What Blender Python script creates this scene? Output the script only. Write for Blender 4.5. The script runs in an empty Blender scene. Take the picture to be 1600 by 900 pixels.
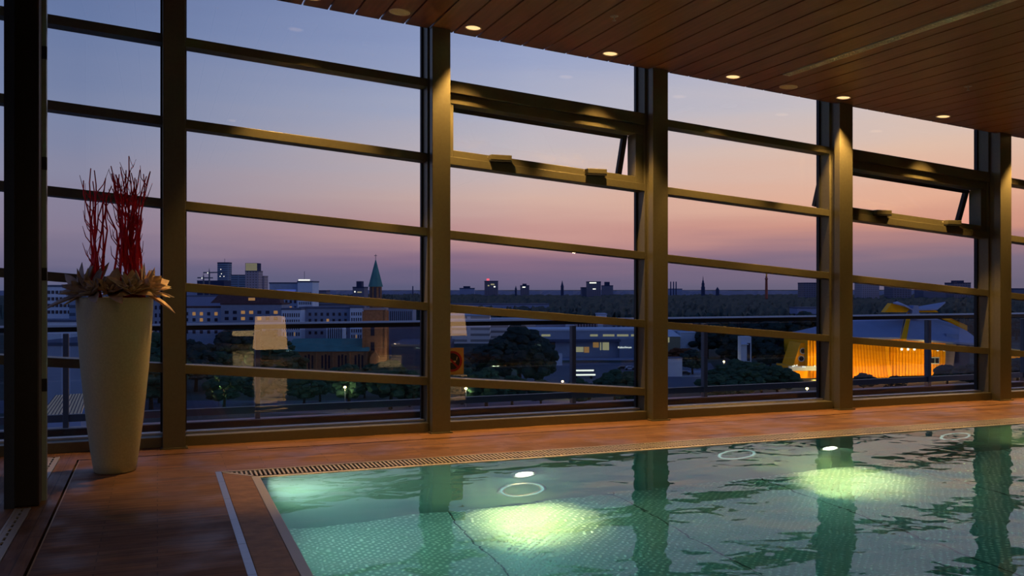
import bpy, math, random
from mathutils import Vector, Matrix, noise
R = math.radians
sc = bpy.context.scene
col = sc.collection

# ------------------------------------------------------------------ camera
F, CX, CY, EYE = 1450.0, 800.0, 450.0, 1.5
YAW = math.atan(554 / 1450)
S, C = math.sin(YAW), math.cos(YAW)
cam = bpy.data.cameras.new('camera')
cam.sensor_width = 36
cam.lens = F / 1600 * 36
cam.clip_end = 20000
co = bpy.data.objects.new('camera', cam)
co.location = (0, 0, EYE)
co.rotation_euler = (R(90), 0, -YAW)
col.objects.link(co)
sc.camera = co
sc.view_settings.view_transform = 'Standard'
sc.view_settings.look = 'None'
sc.view_settings.gamma = 1
sc.view_settings.use_curve_mapping = False
sc.view_settings.exposure = 0.0
sc.cycles.max_bounces = 8
sc.cycles.transparent_max_bounces = 24
sc.cycles.sample_clamp_indirect = 60
sc.cycles.use_denoising = True

# light strengths
WARM = (1.0, .53, .15)
SPOT_W = 410
POOL_W = 6.5
BEAM_W = 400
FILL_W = 72
PORCH = (1.0, .45, .08)

def lin(c):
    return tuple((v / 255 / 12.92) if v / 255 <= .04045 else ((v / 255 + .055) / 1.055) ** 2.4 for v in c)

# ------------------------------------------------------------------ dusk sky
def make_world():
    w = bpy.data.worlds.new('dusk_sky'); sc.world = w
    w.use_nodes = True
    nt = w.node_tree; N, L = nt.nodes, nt.links
    N.clear()
    out = N.new('ShaderNodeOutputWorld'); bg = N.new('ShaderNodeBackground')
    L.new(bg.outputs[0], out.inputs[0])
    tc = N.new('ShaderNodeTexCoord'); sp = N.new('ShaderNodeSeparateXYZ')
    L.new(tc.outputs['Generated'], sp.inputs[0])
    def m(op, a, b=None, clamp=False):
        n = N.new('ShaderNodeMath'); n.operation = op; n.use_clamp = clamp
        for i, v in enumerate((a, b)):
            if v is None: continue
            if isinstance(v, (int, float)): n.inputs[i].default_value = v
            else: L.new(v, n.inputs[i])
        return n.outputs[0]
    elev = m('MULTIPLY', m('ARCSINE', sp.outputs[2]), 57.2958)
    az = m('MULTIPLY', m('ARCTAN2', sp.outputs[0], sp.outputs[1]), 57.2958)
    # thin streaks of haze, stretched along the horizon
    mp = N.new('ShaderNodeMapping'); mp.inputs['Scale'].default_value = (2.2, 2.2, 26)
    L.new(tc.outputs['Generated'], mp.inputs[0])
    nz = N.new('ShaderNodeTexNoise'); nz.inputs['Scale'].default_value = 1.6; nz.inputs['Detail'].default_value = 3
    L.new(mp.outputs[0], nz.inputs[0])
    el2 = m('ADD', elev, m('MULTIPLY', m('SUBTRACT', nz.outputs[0], .5), 2.4))
    fac = m('DIVIDE', el2, 30, True)
    ramps = []
    tab = [
        [(0, (90, 91, 122)), (1.2, (106, 98, 127)), (3.3, (134, 118, 141)), (6.5, (136, 131, 156)), (10, (122, 128, 161)), (15, (104, 117, 158)), (22, (84, 97, 142)), (30, (66, 80, 125))],
        [(0, (94, 88, 118)), (1.0, (112, 95, 124)), (1.8, (142, 106, 128)), (3.1, (196, 142, 140)), (5.5, (212, 172, 162)), (8, (198, 178, 182)), (11, (172, 170, 194)), (14.5, (150, 156, 193)), (19, (122, 134, 180)), (30, (76, 90, 142))],
        [(0, (108, 96, 118)), (1.6, (126, 106, 126)), (2.4, (160, 118, 126)), (3.5, (208, 142, 126)), (5.3, (230, 168, 144)), (8, (226, 184, 166)), (10.5, (210, 188, 186)), (14, (180, 176, 198)), (20, (140, 148, 186)), (30, (90, 102, 152))]]
    for t in tab:
        r = N.new('ShaderNodeValToRGB'); L.new(fac, r.inputs[0])
        e = r.color_ramp.elements
        e[0].position = 0; e[0].color = (*lin(t[0][1]), 1)
        e[1].position = 1; e[1].color = (*lin(t[-1][1]), 1)
        for p, c in t[1:-1]:
            k = e.new(p / 30); k.color = (*lin(c), 1)
        ramps.append(r.outputs[0])
    def mix(f, a, b):
        n = N.new('ShaderNodeMix'); n.data_type = 'RGBA'
        L.new(f, n.inputs[0]); L.new(a, n.inputs[6]); L.new(b, n.inputs[7])
        return n.outputs[2]
    c1 = mix(m('DIVIDE', m('ADD', az, 4), 26, True), ramps[0], ramps[1])
    c2 = mix(m('DIVIDE', m('SUBTRACT', az, 20), 24, True), c1, ramps[2])
    L.new(c2, bg.inputs[0]); bg.inputs[1].default_value = 1.22
make_world()

# ------------------------------------------------------------------ materials
def nodes(name):
    m = bpy.data.materials.new(name); m.use_nodes = True
    nt = m.node_tree
    return m, nt, nt.nodes, nt.links, nt.nodes['Principled BSDF']

def mat(name, rgb, rough=.6, metal=0, var=0, scale=8, bump=0, stretch=(1, 1, 1), srgb=True, spec=.5, trans=0):
    m, nt, N, L, b = nodes(name)
    c = lin(rgb) if srgb else rgb
    b.inputs['Base Color'].default_value = (*c, 1)
    b.inputs['Roughness'].default_value = rough
    b.inputs['Metallic'].default_value = metal
    b.inputs['Specular IOR Level'].default_value = spec
    tc = N.new('ShaderNodeTexCoord'); mp = N.new('ShaderNodeMapping'); mp.inputs['Scale'].default_value = stretch
    nz = N.new('ShaderNodeTexNoise'); nz.inputs['Scale'].default_value = scale; nz.inputs['Detail'].default_value = 4
    L.new(tc.outputs['Object'], mp.inputs[0]); L.new(mp.outputs[0], nz.inputs[0])
    v = max(var, .03)
    r = N.new('ShaderNodeValToRGB')
    r.color_ramp.elements[0].position = .3; r.color_ramp.elements[0].color = (*[x * (1 - v) for x in c], 1)
    r.color_ramp.elements[1].position = .7; r.color_ramp.elements[1].color = (*[min(1, x * (1 + v)) for x in c], 1)
    L.new(nz.outputs[0], r.inputs[0]); L.new(r.outputs[0], b.inputs['Base Color'])
    if bump:
        bp = N.new('ShaderNodeBump'); bp.inputs['Strength'].default_value = bump; bp.inputs['Distance'].default_value = .01
        L.new(nz.outputs[0], bp.inputs['Height']); L.new(bp.outputs[0], b.inputs['Normal'])
    return m

def emis(name, rgb, strength):
    m, nt, N, L, b = nodes(name)
    b.inputs['Base Color'].default_value = (.1, .1, .1, 1)
    b.inputs['Emission Color'].default_value = (*rgb, 1)
    b.inputs['Emission Strength'].default_value = strength
    return m

def glass_mat(name, tint=(.93, .97, .96), base=.04):
    m, nt, N, L, b = nodes(name)
    N.remove(b)
    out = [n for n in N if n.type == 'OUTPUT_MATERIAL'][0]
    tr = N.new('ShaderNodeBsdfTransparent'); tr.inputs[0].default_value = (*tint, 1)
    gl = N.new('ShaderNodeBsdfGlossy'); gl.inputs['Roughness'].default_value = 0.0
    lw = N.new('ShaderNodeLayerWeight'); lw.inputs[0].default_value = .5
    p = N.new('ShaderNodeMath'); p.operation = 'POWER'; L.new(lw.outputs['Facing'], p.inputs[0]); p.inputs[1].default_value = 5
    q = N.new('ShaderNodeMath'); q.operation = 'MULTIPLY_ADD'; L.new(p.outputs[0], q.inputs[0]); q.inputs[1].default_value = .9; q.inputs[2].default_value = base
    mx = N.new('ShaderNodeMixShader'); L.new(q.outputs[0], mx.inputs[0]); L.new(tr.outputs[0], mx.inputs[1]); L.new(gl.outputs[0], mx.inputs[2])
    L.new(mx.outputs[0], out.inputs[0])
    return m

def plank_mat(name, c1, c2, length, width, rough, gap=.004, axis='X'):
    m, nt, N, L, b = nodes(name)
    tc = N.new('ShaderNodeTexCoord'); mp = N.new('ShaderNodeMapping')
    L.new(tc.outputs['Object'], mp.inputs[0])
    if axis == 'Y': mp.inputs['Rotation'].default_value = (0, 0, R(90))
    br = N.new('ShaderNodeTexBrick')
    br.inputs['Scale'].default_value = 1; br.inputs['Brick Width'].default_value = length; br.inputs['Row Height'].default_value = width
    br.inputs['Mortar Size'].default_value = gap; br.inputs['Mortar Smooth'].default_value = .3
    br.inputs['Color1'].default_value = (*c1, 1); br.inputs['Color2'].default_value = (*c2, 1)
    br.inputs['Mortar'].default_value = (*[x * .35 for x in c1], 1)
    br.offset = .37
    L.new(mp.outputs[0], br.inputs[0])
    m2 = N.new('ShaderNodeMapping'); m2.inputs['Scale'].default_value = (1.2, 16, 16) if axis == 'X' else (16, 1.2, 16)
    L.new(tc.outputs['Object'], m2.inputs[0])
    nz = N.new('ShaderNodeTexNoise'); nz.inputs['Scale'].default_value = 2; nz.inputs['Detail'].default_value = 6; nz.inputs['Distortion'].default_value = .6
    L.new(m2.outputs[0], nz.inputs[0])
    r = N.new('ShaderNodeValToRGB')
    r.color_ramp.elements[0].position = .3; r.color_ramp.elements[0].color = (.5, .46, .44, 1)
    r.color_ramp.elements[1].position = .68; r.color_ramp.elements[1].color = (1.15, 1.12, 1.1, 1)
    L.new(nz.outputs[0], r.inputs[0])
    mx = N.new('ShaderNodeMix'); mx.data_type = 'RGBA'; mx.blend_type = 'MULTIPLY'; mx.inputs[0].default_value = 1
    L.new(br.outputs[0], mx.inputs[6]); L.new(r.outputs[0], mx.inputs[7]); L.new(mx.outputs[2], b.inputs['Base Color'])
    # damp patches
    n2 = N.new('ShaderNodeTexNoise'); n2.inputs['Scale'].default_value = 2.4; n2.inputs['Detail'].default_value = 5
    L.new(tc.outputs['Object'], n2.inputs[0])
    r2 = N.new('ShaderNodeMapRange'); r2.inputs[1].default_value = .42; r2.inputs[2].default_value = .62
    r2.inputs[3].default_value = rough + .15; r2.inputs[4].default_value = rough - .12
    L.new(n2.outputs[0], r2.inputs[0]); L.new(r2.outputs[0], b.inputs['Roughness'])
    bp = N.new('ShaderNodeBump'); bp.inputs['Strength'].default_value = .25; bp.inputs['Distance'].default_value = .004
    L.new(nz.outputs[0], bp.inputs['Height']); L.new(bp.outputs[0], b.inputs['Normal'])
    b.inputs['Specular IOR Level'].default_value = .35
    return m

M = {}
M['frame'] = mat('bronze_frame', (108, 106, 84), .42, .35, .06, 30)
M['post'] = mat('dark_post', (42, 40, 42), .5, .2, .1, 20)
M['glass'] = glass_mat('window_glass')
M['rail_glass'] = glass_mat('rail_glass', (.86, .9, .92), .05)
M['edge_glass'] = mat('pale_glass_edge', (150, 168, 168), .3, 0, .05)
M['gasket'] = mat('gasket', (22, 26, 32), .5)
M['deck'] = plank_mat('deck_planks', (.23, .122, .056), (.14, .072, .036), .85, .075, .5)
M['deck_band'] = plank_mat('band_planks', (.27, .145, .066), (.19, .10, .048), 1.25, .145, .48)
M['deck_bandy'] = plank_mat('band_planks_across', (.23, .125, .06), (.17, .09, .045), 1.25, .145, .48, axis='Y')
M['black'] = mat('black_gap', (8, 8, 8), .9)
M['steel'] = mat('brushed_steel', (188, 184, 178), .42, .45, .08, 40, .05, (1, 12, 1))
M['steel_dark'] = mat('steel_cover', (138, 104, 66), .5, .1, .3, 9, .4, spec=.25)
M['rail_steel'] = mat('rail_steel', (170, 176, 188), .3, .95, .05, 20)
M['sill'] = mat('sill_strip', (226, 220, 210), .5, .2)
M['ceil'] = mat('ceiling_wood', (142, 96, 70), .38, 0, .2, 3, 0, (10, .6, 10))
M['plaster'] = mat('room_wall', (96, 78, 60), .8, 0, .06, 3)
M['white_paint'] = mat('white_paint', (190, 184, 172), .6)
M['vent'] = mat('vent_metal', (244, 232, 204), .45, .3)
M['clay'] = mat('planter_clay', (188, 186, 150), .62, 0, .08, 60, .12)
M['soil'] = mat('planter_soil', (30, 24, 20), .95, 0, .3, 40, .5)
M['twig'] = mat('red_twig', (250, 12, 52), .5, 0, .15, 30)
M['leaf'] = mat('dry_leaf', (214, 184, 148), .7, 0, .3, 14)
M['leaf2'] = mat('dry_leaf_grey', (176, 162, 150), .75, 0, .3, 14)
M['bulb'] = emis('downlight_glow', (1, .60, .26), 1.35)
M['pool_glow'] = emis('pool_lamp_glow', (1, .93, .72), 6)
M['shade'] = emis('lamp_shade_glow', (1, .55, .24), 3.6)

# ------------------------------------------------------------------ mesh helpers
class MB:
    def __init__(s): s.v, s.f = [], []
    def hexa(s, p):                       # p: 4 bottom (ccw) + 4 top
        n = len(s.v); s.v += [tuple(q) for q in p]
        for a in ((3, 2, 1, 0), (4, 5, 6, 7), (0, 1, 5, 4), (1, 2, 6, 5), (2, 3, 7, 6), (3, 0, 4, 7)):
            s.f.append(tuple(n + i for i in a))
        return s
    def box(s, x0, x1, y0, y1, z0, z1, slope=0):
        k = slope
        return s.hexa([(x0, y0, z0 + k * x0), (x1, y0, z0 + k * x1), (x1, y1, z0 + k * x1), (x0, y1, z0 + k * x0),
                       (x0, y0, z1 + k * x0), (x1, y0, z1 + k * x1), (x1, y1, z1 + k * x1), (x0, y1, z1 + k * x0)])
    def poly(s, pts, h):                  # extrude a polygon (xyz list) by vector h
        n = len(s.v); k = len(pts); h = Vector(h)
        s.v += [tuple(p) for p in pts] + [tuple(Vector(p) + h) for p in pts]
        s.f.append(tuple(n + i for i in reversed(range(k)))); s.f.append(tuple(n + k + i for i in range(k)))
        for i in range(k):
            j = (i + 1) % k
            s.f.append((n + i, n + j, n + k + j, n + k + i))
        return s
    def tube(s, pts, rad, seg=6, cap=True):
        n0 = len(s.v); pts = [Vector(p) for p in pts]
        if not isinstance(rad, (list, tuple)): rad = [rad] * len(pts)
        for i, p in enumerate(pts):
            d = (pts[min(i + 1, len(pts) - 1)] - pts[max(i - 1, 0)]).normalized()
            a = d.cross(Vector((0, 0, 1)) if abs(d.z) < .9 else Vector((1, 0, 0))).normalized(); b = d.cross(a)
            for k in range(seg):
                t = 2 * math.pi * k / seg
                s.v.append(tuple(p + (a * math.cos(t) + b * math.sin(t)) * rad[i]))
        for i in range(len(pts) - 1):
            for k in range(seg):
                k2 = (k + 1) % seg
                s.f.append((n0 + i * seg + k, n0 + (i + 1) * seg + k, n0 + (i + 1) * seg + k2, n0 + i * seg + k2))
        if cap:
            s.f.append(tuple(n0 + k for k in range(seg)))
            s.f.append(tuple(n0 + (len(pts) - 1) * seg + k for k in reversed(range(seg))))
        return s
    def lathe(s, prof, cx=0, cy=0, seg=48):
        n0 = len(s.v)
        for r, z in prof:
            for k in range(seg):
                t = 2 * math.pi * k / seg
                s.v.append((cx + r * math.cos(t), cy + r * math.sin(t), z))
        for i in range(len(prof) - 1):
            for k in range(seg):
                k2 = (k + 1) % seg
                s.f.append((n0 + i * seg + k, n0 + i * seg + k2, n0 + (i + 1) * seg + k2, n0 + (i + 1) * seg + k))
        return s
    def blob(s, c, r, rnd, rough=.25, n=1):
        t = (1 + 5 ** .5) / 2
        vs = [Vector(p).normalized() for p in ((-1, t, 0), (1, t, 0), (-1, -t, 0), (1, -t, 0), (0, -1, t), (0, 1, t), (0, -1, -t), (0, 1, -t), (t, 0, -1), (t, 0, 1), (-t, 0, -1), (-t, 0, 1))]
        fs = [(0, 11, 5), (0, 5, 1), (0, 1, 7), (0, 7, 10), (0, 10, 11), (1, 5, 9), (5, 11, 4), (11, 10, 2), (10, 7, 6), (7, 1, 8), (3, 9, 4), (3, 4, 2), (3, 2, 6), (3, 6, 8), (3, 8, 9), (4, 9, 5), (2, 4, 11), (6, 2, 10), (8, 6, 7), (9, 8, 1)]
        for _ in range(n):
            mid = {}; nf = []
            def g(a, b):
                k = (min(a, b), max(a, b))
                if k not in mid:
                    vs.append(((vs[a] + vs[b]) / 2).normalized()); mid[k] = len(vs) - 1
                return mid[k]
            for a, b, c2 in fs:
                x, y, z = g(a, b), g(b, c2), g(c2, a)
                nf += [(a, x, z), (b, y, x), (c2, z, y), (x, y, z)]
            fs = nf
        n0 = len(s.v)
        for v in vs:
            k = 1 + rnd.uniform(-rough, rough)
            s.v.append((c[0] + v.x * r[0] * k, c[1] + v.y * r[1] * k, c[2] + v.z * r[2] * k))
        s.f += [tuple(n0 + i for i in f) for f in fs]
        return s
    def mesh(s, name, m, smooth=False):
        me = bpy.data.meshes.new(name); me.from_pydata(s.v, [], s.f); me.materials.append(m); me.update()
        if smooth:
            for p in me.polygons: p.use_smooth = True
        return me
    def build(s, name, m, parent=None, smooth=False, label=None, loc=None):
        o = bpy.data.objects.new(name, s.mesh(name, m, smooth)); col.objects.link(o)
        if parent is not None: o.parent = parent
        if label: o['label'] = label
        if loc: o.location = loc
        return o

def bevel(o, w=.006, seg=2):
    b = o.modifiers.new('bevel', 'BEVEL'); b.width = w; b.segments = seg; b.limit_method = 'ANGLE'
    return o

def tag(o, label, cat, group=None, kind=None):
    o['label'] = label; o['category'] = cat
    if group: o['group'] = group
    if kind: o['kind'] = kind
    return o
def empty(name, loc=(0, 0, 0), rz=0, label=None, cat=None, group=None):
    o = bpy.data.objects.new(name, None); o.location = loc; o.rotation_euler = (0, 0, rz); o.empty_display_size = .2
    col.objects.link(o)
    if label: tag(o, label, cat, group)
    return o
def struct(o): o['kind'] = 'structure'; return o
def inst(name, me, parent=None, loc=(0, 0, 0), rz=0, scale=(1, 1, 1)):
    o = bpy.data.objects.new(name, me); col.objects.link(o)
    o.location = loc; o.rotation_euler = (0, 0, rz); o.scale = scale
    if parent is not None: o.parent = parent
    return o
def copy_tree(o, parent=None):
    c = o.copy(); col.objects.link(c)
    if parent is not None: c.parent = parent
    for ch in [x for x in col.objects if x.parent == o]: copy_tree(ch, c)
    return c

# ------------------------------------------------------------------ room shell
SL = -.079                       # fall of the ceiling along the window wall
def ceil_z(x): return 4.40 + SL * x
PX0, PY1 = .44, 7.93             # outer corner of the pool surround
XE, YB = 16.0, -4.0              # far end and back of the room
PXE, PYB = 14.0, 1.6             # pool's far end and near end
# floor: main deck around the pool
b = MB()
b.box(-.638, PX0, YB, 8.90, -.12, 0)
b.box(PX0, XE, PY1, 8.90, -.12, 0)
b.box(PX0, XE, YB, PYB - .3, -.12, 0)
b.box(PXE + .3, XE, PYB - .3, PY1, -.12, 0)
struct(b.build('floor', M['deck']))
b = MB(); b.box(-.655, XE, 8.925, 9.68, -.12, 0)
struct(b.build('trim_1', M['deck_band']))
b = MB(); b.box(-.80, -.655, YB, 9.0 - .075, -.12, 0); b.box(-4, -.91, YB, 9.68, -.12, 0)
b.box(-.91, -.80, 9.14, 9.68, -.12, 0); b.box(-.80, -.655, 8.925, 9.68, -.12, 0)
struct(b.build('trim_2', M['deck_bandy']))
b = MB(); b.box(-.66, XE, 8.895, 8.93, -.12, -.03); b.box(-.66, -.625, YB, 8.9, -.12, -.05)
struct(b.build('trim_3', M['black']))

b = MB(); b.box(-.637, -.629, YB, 8.90, -.02, .002); struct(b.build('trim_7', mat('lit_edge', (176, 142, 96), .4, .5)))  # pale strip colour stands for downlight caught on the groove's edge
# ceiling of narrow boards
def ceiling():
    b = MB(); w = .259; x = 2.89 - w * 14
    while x < XE:
        x0, x1 = x + .009, x + w - .009
        if x1 > -.9 and not (x0 < 6.58 < x1):
            b.hexa([(x0, YB, ceil_z(x0)), (x1, YB, ceil_z(x1)), (x1, 9.3, ceil_z(x1)), (x0, 9.3, ceil_z(x0)),
                    (x0, YB, ceil_z(x0) + .02), (x1, YB, ceil_z(x1) + .02), (x1, 9.3, ceil_z(x1) + .02), (x0, 9.3, ceil_z(x0) + .02)])
        elif x1 > -.9:
            for a0, a1 in ((x0, 6.535), (6.625, x1)):
                if a1 - a0 > .01: b.box(a0, a1, YB, 8.62, 4.40, 4.42, SL)
            b.box(x0, x1, 8.62, 9.3, 4.40, 4.42, SL)
        x += w
    o = struct(b.build('ceiling', M['ceil']))
    b = MB(); b.box(-4.2, XE + .2, YB - .2, 9.285, 4.45, 4.75, SL)
    struct(b.build('trim_4', M['black']))
ceiling()
b = MB(); b.box(-4.2, XE + .2, YB - .2, YB, -.12, 5.1); struct(b.build('wall_back', M['plaster']))
b = MB(); b.box(XE, XE + .2, YB, 9.7, -.12, 3.3); struct(b.build('wall_right', M['plaster']))
b = MB(); b.box(-4.2, -4, YB, 6, -.12, 5.1); struct(b.build('wall_left', M['plaster']))

# ------------------------------------------------------------------ window wall
TS = -.084                       # fall of the transoms
def tz(k): return 2.352 + .782 * k
COLS = [(-2.55, -2.35), (.046, .246), (2.64, 2.834), (5.215, 5.41), (7.82, 8.02), (10.46, 10.66), (13.06, 13.26)]
which = ['steel column of the window wall, hidden beyond the dark corner post',
         'bronze window column standing just right of the tall planter',
         'bronze window column beside the no-smoking sign, its foot facing the pool corner',
         'bronze window column between the first tilted sash and the plain third bay',
         'bronze window column just left of the glowing tent-roofed concert hall',
         'bronze window column just right of the glowing tent-roofed concert hall',
         'bronze window column at the far end of the window wall']
for i, (x0, x1) in enumerate(COLS):
    if i in (0, 6): pass
    t = empty('window_column', (x0, 9.2, 0), 0, which[i], 'column', 'bronze columns of the window wall')
    w = x1 - x0
    za, zb = ceil_z(x0) - .004, ceil_z(x1) - .004
    b = MB().hexa([(0, 0, 0), (w, 0, 0), (w, .1, 0), (0, .1, 0), (0, 0, za), (w, 0, zb), (w, .1, zb), (0, .1, za)])
    bevel(b.build('flange', M['frame'], t), .004)
    b = MB().box(.03, w - .03, .1, .19, 0, 4.9)
    b.build('web', M['gasket'] if False else M['frame'], t)
    b = MB().box(0, w, .19, .385, 0, 4.9)
    bevel(b.build('mullion', M['frame'], t), .003)
    b = MB().box(.0, w, .385, .42, -.1, 4.9)
    b.build('gasket', M['gasket'], t)
    b = MB().box(-.02, w + .02, -.02, .10, 0, .012)
    b.build('base_plate', M['frame'], t)

GY = 9.58
def pane(x0, x1, zb, zt, parent):
    MB().box(x0 + .012, x1 - .012, GY, GY + .014, zb, zt, TS).build('pane', M['glass'], parent)
def flat_pane(x0, x1, z0, zt, parent):
    b = MB().hexa([(x0 + .012, GY, z0), (x1 - .012, GY, z0), (x1 - .012, GY + .014, z0), (x0 + .012, GY + .014, z0),
                   (x0 + .012, GY, zt + TS * x0), (x1 - .012, GY, zt + TS * x1), (x1 - .012, GY + .014, zt + TS * x1), (x0 + .012, GY + .014, zt + TS * x0)])
    b.build('pane', M['glass'], parent)
for i in range(6):
    x0, x1 = COLS[i][1], COLS[i + 1][0]
    win = struct(empty('window_%d' % (i + 1)))
    H = .085
    vent = i in (2, 4)
    ks = [3, 2, 1, 0, -1] + ([-2] if i < 3 else [])
    for k in ks:
        b = MB().box(x0, x1, 9.39, GY, tz(k) - H, tz(k), TS)
        bevel(b.build('transom', M['frame'], win), .004)
        MB().box(x0, x1, GY, 9.615, tz(k) - H + .01, tz(k) - .01, TS).build('gasket', M['gasket'], win)
    # sill rail and its pale strip
    bevel(MB().box(x0, x1, 9.33, GY, .0, .095).build('sill_rail', M['frame'], win), .004)
    MB().box(x0, x1, 9.50, GY + .03, .095, .112).build('sill_strip', M['sill'], win)
    # side gaskets: dark line where the glass meets the column
    MB().box(x1 - .02, x1, 9.56, 9.61, .1, 4.5).build('gasket', M['gasket'], win)
    MB().box(x0, x0 + .02, 9.56, 9.61, .1, 4.5).build('gasket', M['gasket'], win)
    low = ks[-1]
    flat_pane(x0, x1, .11, tz(low) - H, win)
    for k in ks[1:]:
        if vent and k == 1: continue
        pane(x0, x1, tz(k), tz(k + 1) - H, win)
    pane(x0, x1, tz(3), tz(3) + .5, win)
    if vent:
        T = tz(2) + .02; B = tz(1)
        # fixed frame: head in two steps, jambs, bottom rail
        bevel(MB().box(x0, x1, 9.37, 9.60, T - .13, T, TS).build('vent_head', M['frame'], win), .004)
        bevel(MB().box(x0, x1, 9.41, 9.60, T - .235, T - .137, TS).build('vent_head', M['frame'], win), .004)
        bevel(MB().box(x1 - .10, x1, 9.42, 9.62, B, T - .235, TS).build('vent_jamb', M['frame'], win), .004)
        bevel(MB().box(x0, x0 + .10, 9.42, 9.62, B, T - .235, TS).build('vent_jamb', M['frame'], win), .004)
        bevel(MB().box(x0 + .10, x1 - .10, 9.42, 9.60, B, B + .075, TS).build('vent_rail', M['frame'], win), .004)
        # sash hung from the head and pushed outwards
        sa = R(19); hz = T - .235; ln = hz - (B + .075) + .03
        def sp(x, s, d):             # s down the sash, d through its thickness
            return (x, 9.60 + s * math.sin(sa) + d * math.cos(sa), hz + TS * x - s * math.cos(sa) + d * math.sin(sa))
        def sb(mb, xa, xb, s0, s1, d0, d1):
            return mb.hexa([sp(xa, s1, d0), sp(xb, s1, d0), sp(xb, s1, d1), sp(xa, s1, d1), sp(xa, s0, d0), sp(xb, s0, d0), sp(xb, s0, d1), sp(xa, s0, d1)])
        xa, xb = x0 - .12, x1 - .105
        m_ = MB(); sb(m_, xa, xa + .06, 0, ln, 0, .06); sb(m_, xb - .06, xb, 0, ln, 0, .06)
        sb(m_, xa + .06, xb - .06, 0, .05, 0, .06); sb(m_, xa + .06, xb - .06, ln - .05, ln, 0, .06)
        sash = m_.build('sash', M['post'], win); bevel(sash, .004)
        m_ = MB(); sb(m_, xa + .06, xb - .06, .05, ln - .05, .025, .037); m_.build('sash_pane', M['glass'], sash)
        for u in (.26, .74):
            xc = x0 + (x1 - x0) * u
            zz = B + .075 + TS * xc
            a = bevel(MB().box(xc - .12, xc + .12, 9.35, 9.46, zz - .045, zz + .012).build('actuator', M['frame'], win), .006)
            MB().box(xc - .118, xc + .118, 9.352, 9.458, zz - .062, zz - .045).build('actuator_slot', M['gasket'], a)
            MB().tube([(xc - .13, 9.42, zz - .01), (xc - .19, 9.52, zz - .02), (xc - .13, 9.60 + ln * math.sin(sa), zz)], .008).build('chain', M['steel'], a)

# low threshold under the window wall
MB().box(-2.4, 13.3, 9.60, 9.70, -.4, .09).build('threshold', M['frame'], None)
struct(bpy.data.objects['threshold']); bpy.data.objects['threshold'].name = 'trim_5'

# no-smoking sign stuck on the glass
def sign():
    t = empty('prohibition_sign', (2.965, 9.565, .71), 0, 'yellow square sign with red prohibition ring stuck on the glass beside a column', 'sign')
    MB().box(-.13, .13, 0, .006, -.145, .145).build('sign_plate', mat('sign_yellow', (206, 160, 78), .5), t)
    red = mat('sign_red', (170, 30, 34), .5); blk = mat('sign_black', (18, 16, 18), .5)
    b = MB(); n = 40
    for k in range(n):
        a, c2 = 2 * math.pi * k / n, 2 * math.pi * (k + 1) / n
        q = [(r * math.cos(g), -.004, r * math.sin(g)) for r, g in ((.088, a), (.112, a), (.112, c2), (.088, c2))]
        b.hexa([q[0], q[1], q[2], q[3]] + [(p[0], 0, p[2]) for p in q])
    b.build('sign_ring', red, t)
    b = MB(); d = .0
    b.poly([(-.07, -.006, .056), (-.056, -.006, .07), (.07, -.006, -.056), (.056, -.006, -.07)], (0, .003, 0)); b.build('sign_slash', red, t)
    b = MB(); b.poly([(.088 * math.cos(2 * math.pi * k / 32), -.0015, .088 * math.sin(2 * math.pi * k / 32)) for k in range(32)], (0, .001, 0))
    b.build('sign_disc', blk, t)
    wh = mat('sign_cream', (214, 176, 120), .5)
    b = MB(); b.poly([(-.06, -.0035, -.012), (-.06, -.0035, .006), (.04, -.0035, .006), (.04, -.0035, -.012)], (0, .001, 0))
    b.poly([(.045, -.0035, .012), (.052, -.0035, .012), (.06, -.0035, .045), (.052, -.0035, .05)], (0, .001, 0)); b.build('cigarette', wh, t)
sign()

# dark corner post with its pale glass edge
t = empty('corner_post', (-.86, 7.22, 0), 0, 'thick near-black post standing on the floor grille at the left edge', 'post')
bevel(MB().box(-.112, .10, -.10, .07, 0, 4.6).build('post_shaft', M['post'], t), .012, 3)
MB().box(-.112, -.05, -.118, -.10, 0, 4.6).build('skylit_strip', mat('post_skylit', (66, 82, 112), .35, .3), t)  # bluish colour stands for sky light on the post's left side
MB().box(.085, .128, .075, .14, 0, 4.6).build('glass_edge', M['edge_glass'], t, label='pale green glass edge')
for k in (3, 2, 1, 0, -1, -2):
    z = tz(k) + .084 * .86
    MB().box(.083, .130, .072, .10, z - .09, z).build('clamp', M['gasket'], t)  # dark pieces stand for the transoms' reflections in the glass edge
# floor grilles
def grille(y0, y1, label):
    t = empty('floor_grille', (-.855, y0, 0), 0, label, 'grille', 'slotted floor grilles by the corner post')
    L_ = y1 - y0
    f = MB(); f.box(-.05, -.035, 0, L_, -.02, .003); f.box(.035, .05, 0, L_, -.02, .003)
    f.build('rim', M['steel'], t)
    f = MB(); f.box(-.035, -.008, 0, L_, -.012, .0); f.box(.008, .035, 0, L_, -.012, .0)
    y = 0
    while y < L_:
        f.box(-.008, .008, y, min(y + .035, L_), -.012, 0); y += .11
    f.build('slotted_plate', M['steel'], t)
    MB().box(-.05, .05, 0, L_, -.1, -.04).build('channel', M['black'], t)
grille(7.40, 9.13, 'pale slotted floor grille between the dark corner post and the windows')
grille(3.0, 7.09, 'dark slotted floor grille on the near side of the corner post')
b = MB(); b.box(-.91, -.80, YB, 3.0, -.12, 0); b.box(-.91, -.80, 7.09, 7.40, -.12, 0)
struct(b.build('trim_6', M['deck_bandy']))

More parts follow.
